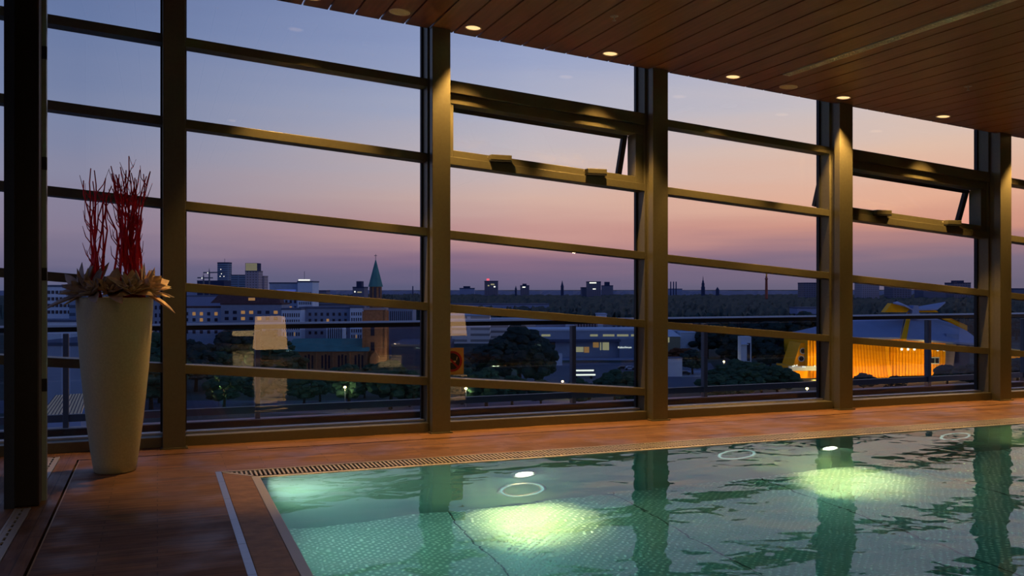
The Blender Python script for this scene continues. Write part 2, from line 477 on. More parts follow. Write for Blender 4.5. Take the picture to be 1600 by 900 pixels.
# ------------------------------------------------------------------ ceiling fittings
def downlight(x, y, label, lit=True):
    z = ceil_z(x)
    t = empty('downlight', (x, y, z), 0, label, 'ceiling light', 'row of warm downlights along the window side')
    t.rotation_euler = (0, math.atan(-SL), 0)
    MB().lathe([(.088, -.001), (.088, -.006), (.078, -.008), (.074, .0), (.07, .03)], seg=32).build('trim_ring', M['vent'], t, True)
    MB().lathe([(.0, -.002), (.073, -.002), (.073, .0), (.0, .0)], seg=32).build('lens', M['bulb'], t)
    l = bpy.data.lights.new('spot', 'SPOT'); l.energy = SPOT_W; l.color = WARM; l.spot_size = R(70); l.spot_blend = .4; l.shadow_soft_size = .05
    lo = bpy.data.objects.new('spot', l); col.objects.link(lo); lo.location = (x, y, z - .03)
    lo.parent = t; lo.matrix_parent_inverse = t.matrix_basis.inverted() if False else Matrix.Identity(4)
    lo.location = (0, 0, -.03); lo.rotation_euler = (0, -math.atan(-SL), 0)
dl = ['warm lit downlight over the second window bay, above the frame', 'warm lit downlight nearest the column with the no-smoking sign',
      'warm lit downlight over the bay with the first tilted sash', 'warm lit downlight over the left end of the plain middle bay',
      'warm lit downlight between the round speaker and the next column', 'warm lit downlight above the glowing concert hall view',
      'warm downlight beyond the last column, past the sprinkler', 'last warm downlight of the row, beyond the picture edge']
for k in range(8): downlight(1.45 + 1.5635 * k - (.06 if k == 0 else 0), 9.0, dl[k])
def fill_light(x, y, label):  # unseen wide lights, added to brighten the planter and near floor
    z = ceil_z(x); t = empty('added_fill_light', (x, y, z), 0, label, 'ceiling light', 'added fill lights over the near side of the pool')
    MB().lathe([(.12, -.001), (.12, -.008), (.105, -.010), (.10, .0)], seg=32).build('trim_ring', M['vent'], t, True)
    MB().lathe([(.0, -.002), (.10, -.002)], seg=32).build('lens', M['bulb'], t)
    l = bpy.data.lights.new('spot', 'SPOT'); l.energy = FILL_W; l.color = (1, .70, .36); l.spot_size = R(150); l.spot_blend = .6; l.shadow_soft_size = .08
    lo = bpy.data.objects.new('spot', l); col.objects.link(lo); lo.parent = t; lo.location = (0, 0, -.03)
for x, y, lb in ((1.2, 3.0, 'added wide fill light over the near pool corner, above the picture'), (4.6, 3.0, 'added wide fill light over the middle of the pool, above the picture'), (8.0, 3.0, 'added wide fill light over the far part of the pool, above the picture')):
    fill_light(x, y, lb)
def speaker(x, y, label):
    t = empty('ceiling_speaker', (x, y, ceil_z(x)), 0, label, 'speaker', 'round ceiling speakers')
    t.rotation_euler = (0, math.atan(-SL), 0)
    MB().lathe([(.105, -.001), (.105, -.008), (.092, -.010), (.088, -.004)], seg=32).build('rim', M['vent'], t, True)
    MB().lathe([(0, -.006), (.09, -.006), (.09, -.001), (0, -.001)], seg=32).build('mesh_cover', mat('speaker_mesh', (246, 226, 190), .6, 0, .3, 300), t)
speaker(2.23, 8.94, 'unlit round ceiling speaker beside the nearest visible downlight')
speaker(6.89, 8.98, 'unlit round ceiling speaker at the end of the perforated vent strip')
def sprinkler(x, y, label):
    t = empty('sprinkler', (x, y, ceil_z(x)), 0, label, 'sprinkler', 'ceiling sprinklers')
    MB().lathe([(.0, -.004), (.04, -.004), (.042, .0)], seg=20).build('escutcheon', M['steel'], t, True)
    MB().lathe([(0, -.045), (.018, -.045), (.018, -.04), (.007, -.036), (.007, -.002)], seg=12).build('nozzle', M['steel'], t, True)
sprinkler(4.05, 7.88, 'small chrome sprinkler on the ceiling above the first tilted sash')
sprinkler(8.40, 7.81, 'small chrome sprinkler on the ceiling towards the last downlights')
def linear_vent():
    t = empty('ceiling_vent', (6.58, 8.62, ceil_z(6.58)), 0, 'long perforated metal vent strip set between the ceiling boards', 'vent')
    t.rotation_euler = (0, math.atan(-SL), 0)
    f = MB(); f.box(-.045, -.036, -9, 0, -.003, .02); f.box(.036, .045, -9, 0, -.003, .02); f.box(-.004, .004, -9, 0, -.003, .02)
    f.build('vent_rail', M['vent'], t)
    f = MB(); xs = (-.036, -.029, -.007, .007, .029, .036); ys = [0, -.03]; hole = []
    k = 0
    while ys[-1] > -4.2:
        k += 1; ys.append(ys[-1] - .024); ys.append(ys[-1] - (.018 if k % 12 else .13))
    for y in ys: f.v += [(x, y, 0) for x in xs]
    for j in range(len(ys) - 1):
        for i in range(5):
            if i in (1, 3) and j % 2 == 1: continue
            a = j * 6 + i; f.f.append((a, a + 1, a + 7, a + 6))
    g = f.build('perforated_grille', M['vent'], t); g.modifiers.new('thickness', 'SOLIDIFY').thickness = .003
    MB().box(-.045, .045, -9, 0, .03, .04).build('vent_duct', M['black'], t)
linear_vent()

# ------------------------------------------------------------------ pool
IX, IY = .765, 7.625             # inner water edge
DEPTH = 1.6
def pool():
    t = empty('swimming_pool', (PX0, PY1, 0), 0, 'large stainless steel swimming pool with teal lit water', 'swimming pool')
    t.location = (0, 0, 0)
    # basin
    m, nt, N, L, p = nodes('studded_steel')
    p.inputs['Base Color'].default_value = (.50, .62, .58, 1); p.inputs['Roughness'].default_value = .42; p.inputs['Metallic'].default_value = .25
    tc = N.new('ShaderNodeTexCoord'); mp = N.new('ShaderNodeMapping'); mp.inputs['Rotation'].default_value = (0, 0, R(45)); mp.inputs['Scale'].default_value = (20, 20, 20)
    L.new(tc.outputs['Object'], mp.inputs[0])
    vo = N.new('ShaderNodeTexVoronoi'); vo.inputs['Scale'].default_value = 1; vo.inputs['Randomness'].default_value = 0
    L.new(mp.outputs[0], vo.inputs[0])
    mr = N.new('ShaderNodeMapRange'); mr.inputs[1].default_value = .12; mr.inputs[2].default_value = .34; mr.inputs[3].default_value = 1; mr.inputs[4].default_value = 0
    L.new(vo.outputs['Distance'], mr.inputs[0])
    bp = N.new('ShaderNodeBump'); bp.inputs['Strength'].default_value = .8; bp.inputs['Distance'].default_value = .006
    L.new(mr.outputs[0], bp.inputs['Height']); L.new(bp.outputs[0], p.inputs['Normal'])
    rr = N.new('ShaderNodeValToRGB'); rr.color_ramp.elements[0].color = (.36, .50, .46, 1); rr.color_ramp.elements[1].color = (.85, .95, .88, 1)
    L.new(mr.outputs[0], rr.inputs[0]); L.new(rr.outputs[0], p.inputs['Base Color'])
    MB().box(IX, PXE, PYB, IY, -DEPTH - .05, -DEPTH).build('basin_floor', m, t)
    seam = MB()
    for x in (2.3, 3.9, 5.5, 7.1, 8.7, 10.3, 11.9): seam.box(x, x + .012, PYB, IY, -DEPTH, -DEPTH + .004)
    seam.build('floor_seams', mat('seam_steel', (60, 80, 78), .5), t)
    m2 = mat('basin_steel', (150, 176, 168), .38, .3, .06, 2)
    b = MB(); b.box(IX - .03, PXE + .03, IY, IY + .03, -DEPTH - .05, -.035); b.box(IX - .03, IX, PYB, IY, -DEPTH - .05, -.035)
    b.box(PXE, PXE + .03, PYB, IY, -DEPTH - .05, -.035); b.box(IX - .03, PXE + .03, PYB - .03, PYB, -DEPTH - .05, -.035)
    b.build('basin_wall', m2, t)
    # wet lip round the water
    lip = MB()
    for (a0, a1, b0, b1) in ((IX - .065, PXE + .065, IY, IY + .05), (IX - .065, IX, PYB, IY), (PXE, PXE + .065, PYB, IY), (IX - .065, PXE + .065, PYB - .065, PYB)):
        lip.box(a0, a1, b0, b1, -.035, -.006)
    bevel(lip.build('pool_lip', M['steel'], t), .004)
    # side cover plate (left), pale outer rail
    bevel(MB().poly([(PX0 + .05, PYB - .3, -.02), (IX - .068, PYB - .3, -.02), (IX - .068, IY + .05, -.02), (PX0 + .05, PY1 - .035, -.02)], (0, 0, .016)).build('channel_cover', M['steel_dark'], t), .003)
    b = MB(); y = PYB - .3
    while y < PY1 - .01:
        y1 = min(y + .62, PY1); b.box(PX0, PX0 + .046, y + .002, y1 - .002, -.03, .002); y = y1
    b.build('outer_rail', M['rail_steel'], t)
    # overflow grate along the window side
    g = MB()
    g.box(PX0 + .05, PXE + .3, PY1 - .025, PY1, -.03, .001)
    g.build('outer_rail', M['steel'], t)
    g = MB(); x = PX0 + .12
    while x < PXE:
        ylo = IY + .055 if x > IX - .03 else IY + .055 + (IX - .03 - x) * .92
        yhi = PY1 - .03
        if yhi - ylo > .01:
            g.hexa([(x, ylo, -.02), (x + .016, ylo, -.02), (x + .016, yhi, -.02), (x, yhi, -.02), (x, ylo, -.002), (x + .016, ylo, -.002), (x + .016, yhi, -.002), (x, yhi, -.002)])
        x += .036
    g.build('overflow_grate', M['steel'], t)
    g = MB().poly([(PX0 + .05, PY1 - .035, -.019), (IX - .068, IY + .05, -.019), (IX - .03, IY + .05, -.019), (PX0 + .09, PY1 - .03, -.019)], (0, 0, .017))
    g.build('mitre_plate', M['steel'], t)
    MB().box(PX0 + .04, PXE + .3, IY + .04, PY1, -.14, -.09).build('gutter', M['black'], t)
    # water: one closed body, surface level with the lip
    m3, nt, N, L, p = nodes('pool_water'); N.remove(p)
    out = [n for n in N if n.type == 'OUTPUT_MATERIAL'][0]
    fr = N.new('ShaderNodeFresnel'); fr.inputs[0].default_value = 1.333
    rf = N.new('ShaderNodeBsdfRefraction'); rf.inputs['IOR'].default_value = 1.333; rf.inputs['Roughness'].default_value = 0; rf.inputs[0].default_value = (.92, 1, .98, 1)
    gl = N.new('ShaderNodeBsdfGlossy'); gl.inputs['Roughness'].default_value = 0
    mx = N.new('ShaderNodeMixShader'); L.new(fr.outputs[0], mx.inputs[0]); L.new(rf.outputs[0], mx.inputs[1]); L.new(gl.outputs[0], mx.inputs[2])
    L.new(mx.outputs[0], out.inputs[0])
    ab = N.new('ShaderNodeVolumeAbsorption'); ab.inputs[0].default_value = (.10, .73, .80, 1); ab.inputs[1].default_value = .36
    L.new(ab.outputs[0], out.inputs['Volume'])
    tc = N.new('ShaderNodeTexCoord')
    hs = []
    for sc_, stg, det, rot in ((1.0, 1.0, 2, 20), (3.4, .22, 2, -35)):
        mp = N.new('ShaderNodeMapping'); mp.inputs['Scale'].default_value = (1, 1.25, 1); mp.inputs['Rotation'].default_value = (0, 0, R(rot))
        L.new(tc.outputs['Object'], mp.inputs[0])
        nz = N.new('ShaderNodeTexNoise'); nz.inputs['Scale'].default_value = sc_; nz.inputs['Detail'].default_value = det; nz.inputs['Roughness'].default_value = .35; nz.inputs['Distortion'].default_value = .5
        L.new(mp.outputs[0], nz.inputs[0])
        mu = N.new('ShaderNodeMath'); mu.operation = 'MULTIPLY'; L.new(nz.outputs[0], mu.inputs[0]); mu.inputs[1].default_value = stg
        hs.append(mu.outputs[0])
    ad = N.new('ShaderNodeMath'); ad.operation = 'ADD'; L.new(hs[0], ad.inputs[0]); L.new(hs[1], ad.inputs[1])
    bp = N.new('ShaderNodeBump'); bp.inputs['Strength'].default_value = 1; bp.inputs['Distance'].default_value = .018
    L.new(ad.outputs[0], bp.inputs['Height'])
    for n in (fr, rf, gl): L.new(bp.outputs[0], n.inputs['Normal'])
    MB().box(IX - .004, PXE + .004, PYB - .004, IY + .004, -DEPTH - .02, -.012).build('water', m3, t)
    # underwater lamps
    def lamp(x, y, z, rz, tilt, power=POOL_W, beam=0):
        h = empty('underwater_light', (x, y, z), rz); h.parent = t
        r1 = MB().lathe([(.09, 0), (.125, 0), (.125, .02), (.09, .028), (.085, .01)], seg=36).build('bezel', M['steel'], h, True)
        r2 = MB().lathe([(0, .014), (.088, .014)], seg=36).build('lens', M['pool_glow'], h)
        r1.rotation_euler = r2.rotation_euler = (R(90), 0, 0)
        l = bpy.data.lights.new('pool_lamp', 'AREA'); l.shape = 'DISK'; l.size = .16; l.energy = power; l.color = (1, .97, .72)
        lo = bpy.data.objects.new('pool_lamp', l); col.objects.link(lo); lo.parent = h
        lo.location = (0, -.05, 0); lo.rotation_euler = (-R(90 - tilt), 0, 0)
        if beam:
            l = bpy.data.lights.new('pool_beam', 'SPOT'); l.energy = beam; l.color = (1, .44, .15); l.spot_size = R(66); l.spot_blend = 1; l.shadow_soft_size = .03
            lo = bpy.data.objects.new('pool_beam', l); col.objects.link(lo); lo.parent = h
            lo.location = (0, -.05, 0); lo.rotation_euler = (-R(20), 0, -R(12))
    lamp(3.02, IY - .002, -.60, 0, 50, beam=BEAM_W)
    lamp(6.34, IY - .002, -.60, 0, 50, beam=BEAM_W)
    lamp(9.66, IY - .002, -.60, 0, 50, beam=BEAM_W)
    lamp(IX + .002, 7.2, -.60, R(90), 0, POOL_W * 3)
    lamp(IX + .002, 4.2, -.60, R(90), 20)
    lamp(3.02, PYB + .002, -.60, R(180), 10)
    lamp(6.34, PYB + .002, -.60, R(180), 10)
    lamp(9.66, PYB + .002, -.60, R(180), 10)
    # glowing rings added to stand for caustic light rings on the window side wall
    ring_m = emis('caustic_ring_glow', (.75, 1, .9), .55)
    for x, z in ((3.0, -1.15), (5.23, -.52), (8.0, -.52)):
        h = empty('caustic_ring', (x, IY - .004, z)); h.parent = t; h.rotation_euler = (R(90), 0, 0)
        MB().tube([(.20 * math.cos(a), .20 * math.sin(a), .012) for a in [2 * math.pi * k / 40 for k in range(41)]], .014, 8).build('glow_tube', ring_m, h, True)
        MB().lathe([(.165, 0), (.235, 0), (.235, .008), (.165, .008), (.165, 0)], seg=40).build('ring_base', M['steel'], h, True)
pool()

# ------------------------------------------------------------------ planter
rnd = random.Random(7)
PC = (-.325, 8.27)
t = empty('planter', (*PC, 0), 0, 'tall tapering grey-green planter holding red twigs and dried leaves', 'planter')
prof = [(0, .0), (.15, .0), (.162, .012), (.172, .08), (.19, .2), (.212, .38), (.236, .6), (.26, .85), (.279, 1.1), (.29, 1.3), (.295, 1.41), (.29, 1.425), (.275, 1.42), (.265, 1.36)]
MB().lathe(prof, seg=72).build('planter_body', M['clay'], t, True)
MB().lathe([(0, 1.37), (.27, 1.36)], seg=40).build('soil', M['soil'], t, True)
# red twigs
def twig(px, h, lean, seed, label):
    r = random.Random(seed)
    base = Vector((px, r.uniform(-.07, .07), 1.37)); pts = [base]
    n = 9
    for i in range(1, n + 1):
        u = i / n
        w = math.sin(u * 6 + seed * 1.7) * .022 * (1 - .3 * u)
        pin = (.09 if px > -.04 else -.11) - px
        pts.append(base + Vector((pin * .32 * math.sin(math.pi * min(1, u * 1.15)) + lean * 1.5 * (u ** 2.4) + w + r.uniform(-.008, .008), math.cos(u * 4 + seed * 2) * .014 + r.uniform(-.008, .008), h * u)))
    b = MB(); b.tube(pts, [.0105 * (1 - .72 * i / n) + .0016 for i in range(n + 1)], 6)
    for i in range(3, n):
        if r.random() < .42:
            s = r.choice((-1, 1)); p = pts[i]; ln = r.uniform(.09, .26) * (1 if i > 4 else .7)
            q = [p, p + Vector((s * ln * .28, r.uniform(-.03, .03), ln * .4)), p + Vector((s * ln * r.uniform(.25, .5), r.uniform(-.05, .05), ln))]
            b.tube(q, [.005, .0038, .0018], 5)
            if r.random() < .5:
                b.tube([q[1], q[1] + Vector((-s * .02, .01, .05)), q[1] + Vector((-s * .03, .01, .09))], [.0022, .0018, .001], 4)
    o = b.build('red_twig', M['twig'], None, True, loc=(PC[0], PC[1], 0))
    tag(o, label, 'twig', 'red twigs standing in the planter')
for k in range(10):
    twig(rnd.uniform(-.19, -.07), rnd.uniform(.85, 1.14), rnd.uniform(-.03, .07), k + 1, 'red twig in the thinner bunch at the corner-post side of the planter')
for k in range(30):
    px = rnd.uniform(-.02, .235)
    twig(px, rnd.uniform(.86, 1.16) if k else 1.22, rnd.uniform(-.09, .06), k + 30, 'red twig in the dense bunch at the middle of the planter')
# dried leaf rosettes
def rosette(c, d, n, size, seed, m, label):
    r = random.Random(seed); d = Vector(d).normalized()
    a = d.cross(Vector((0, 0, 1)) if abs(d.z) < .9 else Vector((1, 0, 0))).normalized(); e = d.cross(a)
    b = MB()
    for k in range(n):
        th = k * 2.39996 + r.uniform(-.2, .2); op = .2 + 1.0 * (k / n) ** .8
        o = (a * math.cos(th) + e * math.sin(th))
        L_ = 1.3 * size * r.uniform(.75, 1.15) * (.65 + .45 * k / n); w = L_ * r.uniform(.12, .2)
        dirv = (d * math.cos(op) + o * math.sin(op)).normalized()
        side = dirv.cross(d).normalized() if dirv.cross(d).length > .01 else a
        nrm = side.cross(dirv).normalized()
        n0 = len(b.v); curl = r.uniform(-.12, .22)
        rows = 6
        for i in range(rows):
            u = i / (rows - 1)
            p = Vector(c) + dirv * L_ * u + o * (curl * L_ * u * u) + Vector((0, 0, -.05 * u * u * L_))
            ww = w * (math.sin(math.pi * min(1, u * .82 + .16)) ** .8) * (1 if i < rows - 1 else .02)
            b.v += [tuple(p - side * ww + nrm * ww * .35), tuple(p - nrm * ww * .12), tuple(p + side * ww + nrm * ww * .35)]
        for i in range(rows - 1):
            q = n0 + i * 3
            b.f += [(q, q + 1, q + 4, q + 3), (q + 1, q + 2, q + 5, q + 4)]
    ob = b.build('dried_rosette', m, None, True, loc=(PC[0], PC[1], 0))
    sm = ob.modifiers.new('thickness', 'SOLIDIFY'); sm.thickness = .003
    tag(ob, label, 'dried plant', 'dried leaf rosettes on the planter rim')
for i, (c, d, n, s, m, lb) in enumerate([
    ((-.22, -.05, 1.45), (-1, -.3, .8), 16, .21, 'leaf2', 'grey-brown dried leaf rosette drooping over the rim on the corner post side'),
    ((-.15, -.16, 1.45), (-.5, -.7, .9), 16, .17, 'leaf2', 'dull brown dried rosette at the rim in front of the thinner twig bunch'),
    ((-.02, -.18, 1.46), (-.1, -.9, 1.0), 16, .16, 'leaf', 'dried rosette at the middle of the planter rim, facing the room'),
    ((.12, -.17, 1.46), (.35, -.8, 1), 18, .19, 'leaf', 'tan dried rosette with upright leaves below the dense twig bunch'),
    ((.21, -.08, 1.47), (1, -.35, .8), 20, .22, 'leaf', 'golden dried rosette spilling over the rim towards the bronze column'),
    ((.2, .08, 1.46), (.8, .5, 1), 16, .2, 'leaf', 'dried rosette at the back of the rim nearest the bronze column'),
    ((-.16, .1, 1.46), (-.6, .5, 1), 16, .19, 'leaf2', 'dried rosette at the back of the rim nearest the corner post'),
    ((.02, .02, 1.42), (0, -.2, 1), 16, .16, 'leaf2', 'dried rosette in the middle, at the foot of the twigs')]):
    rosette(c, d, n, s, 50 + i, M[m], lb)

# standing lamps behind the camera (their glow shows in the panes)
def floor_lamp(x, y, w, z0, z1, label):
    t = empty('floor_lamp', (x, y, 0), 0, label, 'lamp', 'standing lamps at the back of the room')
    MB().lathe([(0, 0), (.16, 0), (.16, .02), (.02, .03), (.015, z0 + .1), (0, z0 + .1)], seg=24).build('lamp_stand', M['post'], t, True)
    b = MB(); b.lathe([(w * .5, z0), (w * .42, z1)], seg=4)
    o = b.build('lamp_shade', M['shade'], t); o.rotation_euler = (0, 0, R(45))
floor_lamp(2.22, -.95, .92, .22, .90, 'square standing lamp with warm paper shade behind the viewer')
floor_lamp(6.10, -.6, .80, .45, .95, 'smaller standing lamp with warm paper shade further along the back')

# ------------------------------------------------------------------ roof terrace
TZ = -.34
struct(MB().box(-12, 24, 12.40, 12.43, TZ, -.21).build('terrace_upstand', mat('upstand', (52, 42, 40), .7)))
struct(MB().box(-12, 24, 9.70, 12.6, -.9, TZ).build('terrace_floor', mat('terrace_slab', (56, 60, 72), .7, 0, .15, 3)))
struct(MB().box(-12, 24, 12.43, 12.58, TZ, -.20).build('terrace_kerb', mat('kerb_stone', (186, 186, 190), .7, 0, .08, 4)))
def railing():
    t = empty('terrace_railing', (0, 12.5, -.2), 0, 'dark metal and glass railing along the roof terrace', 'railing')
    steel = mat('rail_paint', (104, 112, 128), .4, .2); top = mat('handrail', (186, 190, 196), .4, .3)
    b = MB().hexa([(-12, -.05, 1.222), (24, -.05, 1.222), (24, .05, 1.222), (-12, .05, 1.222), (-12, -.018, 1.25), (24, -.018, 1.25), (24, .02, 1.25), (-12, .02, 1.25)]); bevel(b.build('handrail', top, t), .01)
    MB().box(-12, 24, -.028, .028, 1.165, 1.225).build('top_channel', M['gasket'], t)
    MB().box(-12, 24, -.03, .03, .07, .16).build('bottom_rail', steel, t)
    x = -1.041 - 2.26 * 4
    while x < 24:
        p = MB(); p.box(x - .032, x + .032, -.05, .05, 0, 1.145)
        bevel(p.build('rail_post', steel, t), .006)
        MB().box(x + .05, x + 2.21, -.006, .006, .16, 1.145).build('glass_infill', M['rail_glass'], t)
        x += 2.26
railing()

# ================================================================== THE CITY
G = -32.0
def P(px, z):
    l = (px - CX) / F * z
    return (z * S + l * C, z * C - l * S)
def ZP(py, z): return EYE - (py - CY) / F * z
def gz(py): return F * (EYE - G) / (py - CY)           # distance of a ground point seen at row py

CM = {}
def cm(name, rgb, **k):
    k.setdefault('spec', .08)
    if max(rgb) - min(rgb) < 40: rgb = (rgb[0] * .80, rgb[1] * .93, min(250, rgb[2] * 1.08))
    if name not in CM: CM[name] = mat(name, rgb, **k)
    return CM[name]
cm('concrete', (176, 178, 188), rough=.8, var=.08, scale=.3)
cm('render_white', (226, 224, 226), rough=.8, var=.05, scale=.3)
cm('render_grey', (150, 152, 162), rough=.8, var=.08, scale=.3)
cm('stone_pink', (172, 150, 146), rough=.8, var=.08, scale=.3)
cm('roof_grey', (92, 98, 114), rough=.8, var=.12, scale=.4)
cm('roof_red', (92, 66, 66), rough=.85, var=.2, scale=.6)
cm('roof_copper', (74, 132, 140), rough=.7, var=.15, scale=.3)
cm('brick_church', (138, 108, 86), rough=.85, var=.18, scale=1.2)
cm('far_blue', (98, 110, 142), rough=.8, var=.08, scale=.05)  # bluish far tones put the haze of distance into the colour
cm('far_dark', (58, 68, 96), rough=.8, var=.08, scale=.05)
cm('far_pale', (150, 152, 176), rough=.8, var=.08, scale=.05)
cm('tree_dark', (48, 68, 62), rough=.95, var=.35, scale=.35)
cm('tree_mid', (58, 86, 62), rough=.95, var=.35, scale=.35)
cm('tree_rust', (96, 66, 50), rough=.95, var=.3, scale=.35)
cm('bark', (60, 48, 40), rough=.95)
cm('asphalt', (96, 100, 112), rough=.8, var=.12, scale=.08)
cm('paving', (150, 152, 164), rough=.8, var=.1, scale=.1)
cm('lawn', (62, 74, 68), rough=.95, var=.35, scale=.05)
cm('win_dark', (28, 36, 58), rough=.15, spec=.6)
cm('gold', (240, 178, 24), rough=.55, metal=.1, var=.08, scale=.2)
cm('tent_roof', (166, 168, 184), rough=.8, var=.08, scale=.1)
cm('mast', (120, 120, 126), rough=.5, metal=.4)
cm('gold_joint', (196, 138, 20), rough=.6)
CM['win_lit'] = emis('window_light', (1, .46, .13), .32)
CM['win_pale'] = emis('window_light_pale', (.95, .8, .45), .38)
CM['white_light'] = emis('white_light', (1, .93, .8), 1.6)
CM['lamp_orange'] = emis('street_light', (1, .58, .22), 14)
CM['red_light'] = emis('red_light', (1, .12, .18), 1.2)
CM['blue_light'] = emis('blue_light', (.12, .2, .9), .35)

def far_facade(name, rgb, wx=3.5, wz=3.2, lit=.0):
    m, nt, N, L, b = nodes(name)
    tc = N.new('ShaderNodeTexCoord'); sx = N.new('ShaderNodeSeparateXYZ'); L.new(tc.outputs['Object'], sx.inputs[0])
    ad = N.new('ShaderNodeMath'); ad.operation = 'ADD'; L.new(sx.outputs[0], ad.inputs[0]); L.new(sx.outputs[1], ad.inputs[1])
    cb = N.new('ShaderNodeCombineXYZ'); L.new(ad.outputs[0], cb.inputs[0]); L.new(sx.outputs[2], cb.inputs[1])
    br = N.new('ShaderNodeTexBrick'); br.offset = 0; br.inputs['Scale'].default_value = 1
    br.inputs['Brick Width'].default_value = wx; br.inputs['Row Height'].default_value = wz; br.inputs['Mortar Size'].default_value = wz * .3; br.inputs['Mortar Smooth'].default_value = 0
    c = lin(rgb)
    br.inputs['Mortar'].default_value = (*c, 1); br.inputs['Color1'].default_value = (*[x * .35 for x in c], 1); br.inputs['Color2'].default_value = (*[x * .5 for x in c], 1)
    L.new(cb.outputs[0], br.inputs[0]); L.new(br.outputs[0], b.inputs['Base Color']); b.inputs['Roughness'].default_value = .6; b.inputs['Specular IOR Level'].default_value = .1
    return m
CM['tower_glass'] = far_facade('tower_glass', (112, 140, 178), 60, 3.4)
CM['tower_grid'] = far_facade('tower_grid', (150, 152, 178), 4, 3.6)
CM['block_grid'] = far_facade('block_grid', (104, 112, 142), 5, 4)
CM['strip_white'] = far_facade('strip_white', (226, 228, 240), 200, 3.5)

ground = MB()
ground.box(-9000, 16000, 40, 14000, G - 2, G)
struct(ground.build('ground', CM['lawn']))
def patch(name, rows, m, h=.06):
    """strip of ground given by (row, px0, px1) pairs, far to near"""
    b = MB(); (ya, a0, a1), (yb, b0, b1) = rows
    za, zb = gz(ya), gz(yb)
    pts = [(*P(b0, zb), G), (*P(b1, zb), G), (*P(a1, za), G), (*P(a0, za), G)]
    b.poly(pts, (0, 0, h)); return struct(b.build(name, CM[m]))
patch('street_1', [(626, -100, 1700), (646, -100, 1700)], 'asphalt')
patch('street_2', [(567, 830, 1110), (606, 800, 1140)], 'asphalt', .08)
patch('street_3', [(579, 1040, 1200), (589, 1040, 1230)], 'paving', .10)
patch('street_4', [(550, 860, 1060), (563, 850, 1070)], 'paving', .12)
patch('street_5', [(592, 590, 670), (612, 560, 690)], 'asphalt', .09)

wm = {}
def wmesh(w, h, kind):
    k = (round(w, 2), round(h, 2), kind)
    if k not in wm:
        wm[k] = MB().box(-w / 2, w / 2, -.08, .02, -h / 2, h / 2).mesh('window', CM[kind])
    return wm[k]

def building(px0, px1, ytop, z, dep, label, m='concrete', name='building', cat='building', rot=0, roof='roof_grey', base=G, group=None, parapet=.8):
    x, y = P((px0 + px1) / 2, z)
    w = (px1 - px0) / F * z; h = ZP(ytop, z) - base
    t = empty(name, (x, y, base), -YAW + R(rot), label, cat, group)
    MB().box(-w / 2, w / 2, 0, dep, 0, h).build('wall', CM[m], t)
    MB().box(-w / 2 - .3, w / 2 + .3, -.3, dep + .3, h, h + parapet).build('roof', CM[roof], t)
    t['_w'] = w; t['_h'] = h; t['_d'] = dep
    return t
def windows(t, u0, u1, v0, v1, nu, nv, fw=.55, fh=.55, lit=.08, seed=1, face='front', kinds=('win_lit', 'win_dark')):
    """windows of one facade, fractions of the wall's width / height"""
    r = random.Random(seed); W, H, D = t['_w'], t['_h'], t['_d']
    span = (u1 - u0) * (W if face == 'front' else D)
    w = span / nu * fw; h = (v1 - v0) * H / nv * fh
    for j in range(nv):
        for i in range(nu):
            k = kinds[0] if r.random() < lit else kinds[1]
            u = (u0 - .5) * (W if face == 'front' else D) + span * (i + .5) / nu; v = v0 * H + (v1 - v0) * H * (j + .5) / nv
            if face == 'front': inst('window', wmesh(w, h, k), t, (u, 0, v))
            elif face == 'right': inst('window', wmesh(w, h, k), t, (W / 2, D / 2 + u, v), R(90))
            else: inst('window', wmesh(w, h, k), t, (-W / 2, D / 2 - u, v), R(-90))

# ---- bay one: white office blocks at the left
b1 = building(40, 119, 448, 420, 30, 'large white office block with bands of windows, left of the planter', 'render_white')
windows(b1, .42, .98, .62, .97, 7, 4, .72, .5, .02, 3)
windows(b1, .42, .98, .2, .56, 4, 3, .5, .4, .0, 4)
b1 = building(108, 135, 463, 400, 18, 'narrow blue glazed office wing right behind the planter', 'tower_glass')
b1 = building(119, 152, 482, 380, 20, 'small white rendered office behind the planter', 'render_white')
windows(b1, .02, .98, .45, .95, 8, 3, .5, .4, .1, 5)
b1 = building(40, 150, 503, 345, 14, 'long low white flat-roofed building below the white office block', 'render_white')
b1 = building(232, 262, 470, 430, 16, 'grey apartment block between the planter and the bronze column', 'render_grey')
windows(b1, .05, .95, .3, .95, 4, 5, .5, .5, .15, 6)
b1 = building(40, 136, 540, 250, 30, 'low grey concrete hall beyond the railing, left of the planter', 'concrete')
def glass_roof():
    z = 95; x, y = P(92, z); t = empty('striped_roof', (x, y, ZP(652, z)), -YAW + R(-8), 'pale sloping striped roof below the terrace, left of the planter', 'roof')
    k = z / F
    b = MB().poly([(-34 * k, 0, 0), (34 * k, 0, 0), (24 * k, 2.4, 34 * k), (-30 * k, 2.4, 30 * k)], (0, .25, -.02)); b.build('roof_sheet', cm('sheet_cream', (250, 226, 184), rough=.6), t)
    b = MB()
    for i in range(12):
        u = i / 11; xa = (-34 + 68 * u) * k; xb = (-30 + 54 * u) * k; zz = (30 + 4 * u) * k
        b.poly([(xa - .025, -.06, .02), (xa + .025, -.06, .02), (xb + .025, 2.34, zz), (xb - .025, 2.34, zz)], (0, .06, 0))
    b.build('roof_ribs', CM['far_dark'], t)
    MB().box(-34 * k, 34 * k, .3, 9, -24, -.02).build('wall', CM['render_grey'], t)
    b = MB().box(-40 * k, 46 * k, -3.2, .0, -1.5, -1.3); b.build('ledge', CM['concrete'], t)
    b = MB()
    for i in range(9): b.box((-38 + 9.2 * i) * k, (-31 + 9.2 * i) * k, -2.9, -1.7, -1.3, -1.2); b.box((-38 + 9.2 * i) * k, (-31 + 9.2 * i) * k, -1.5, -.3, -1.3, -1.2)
    b.build('skylights', CM['render_white'], t)
glass_roof()

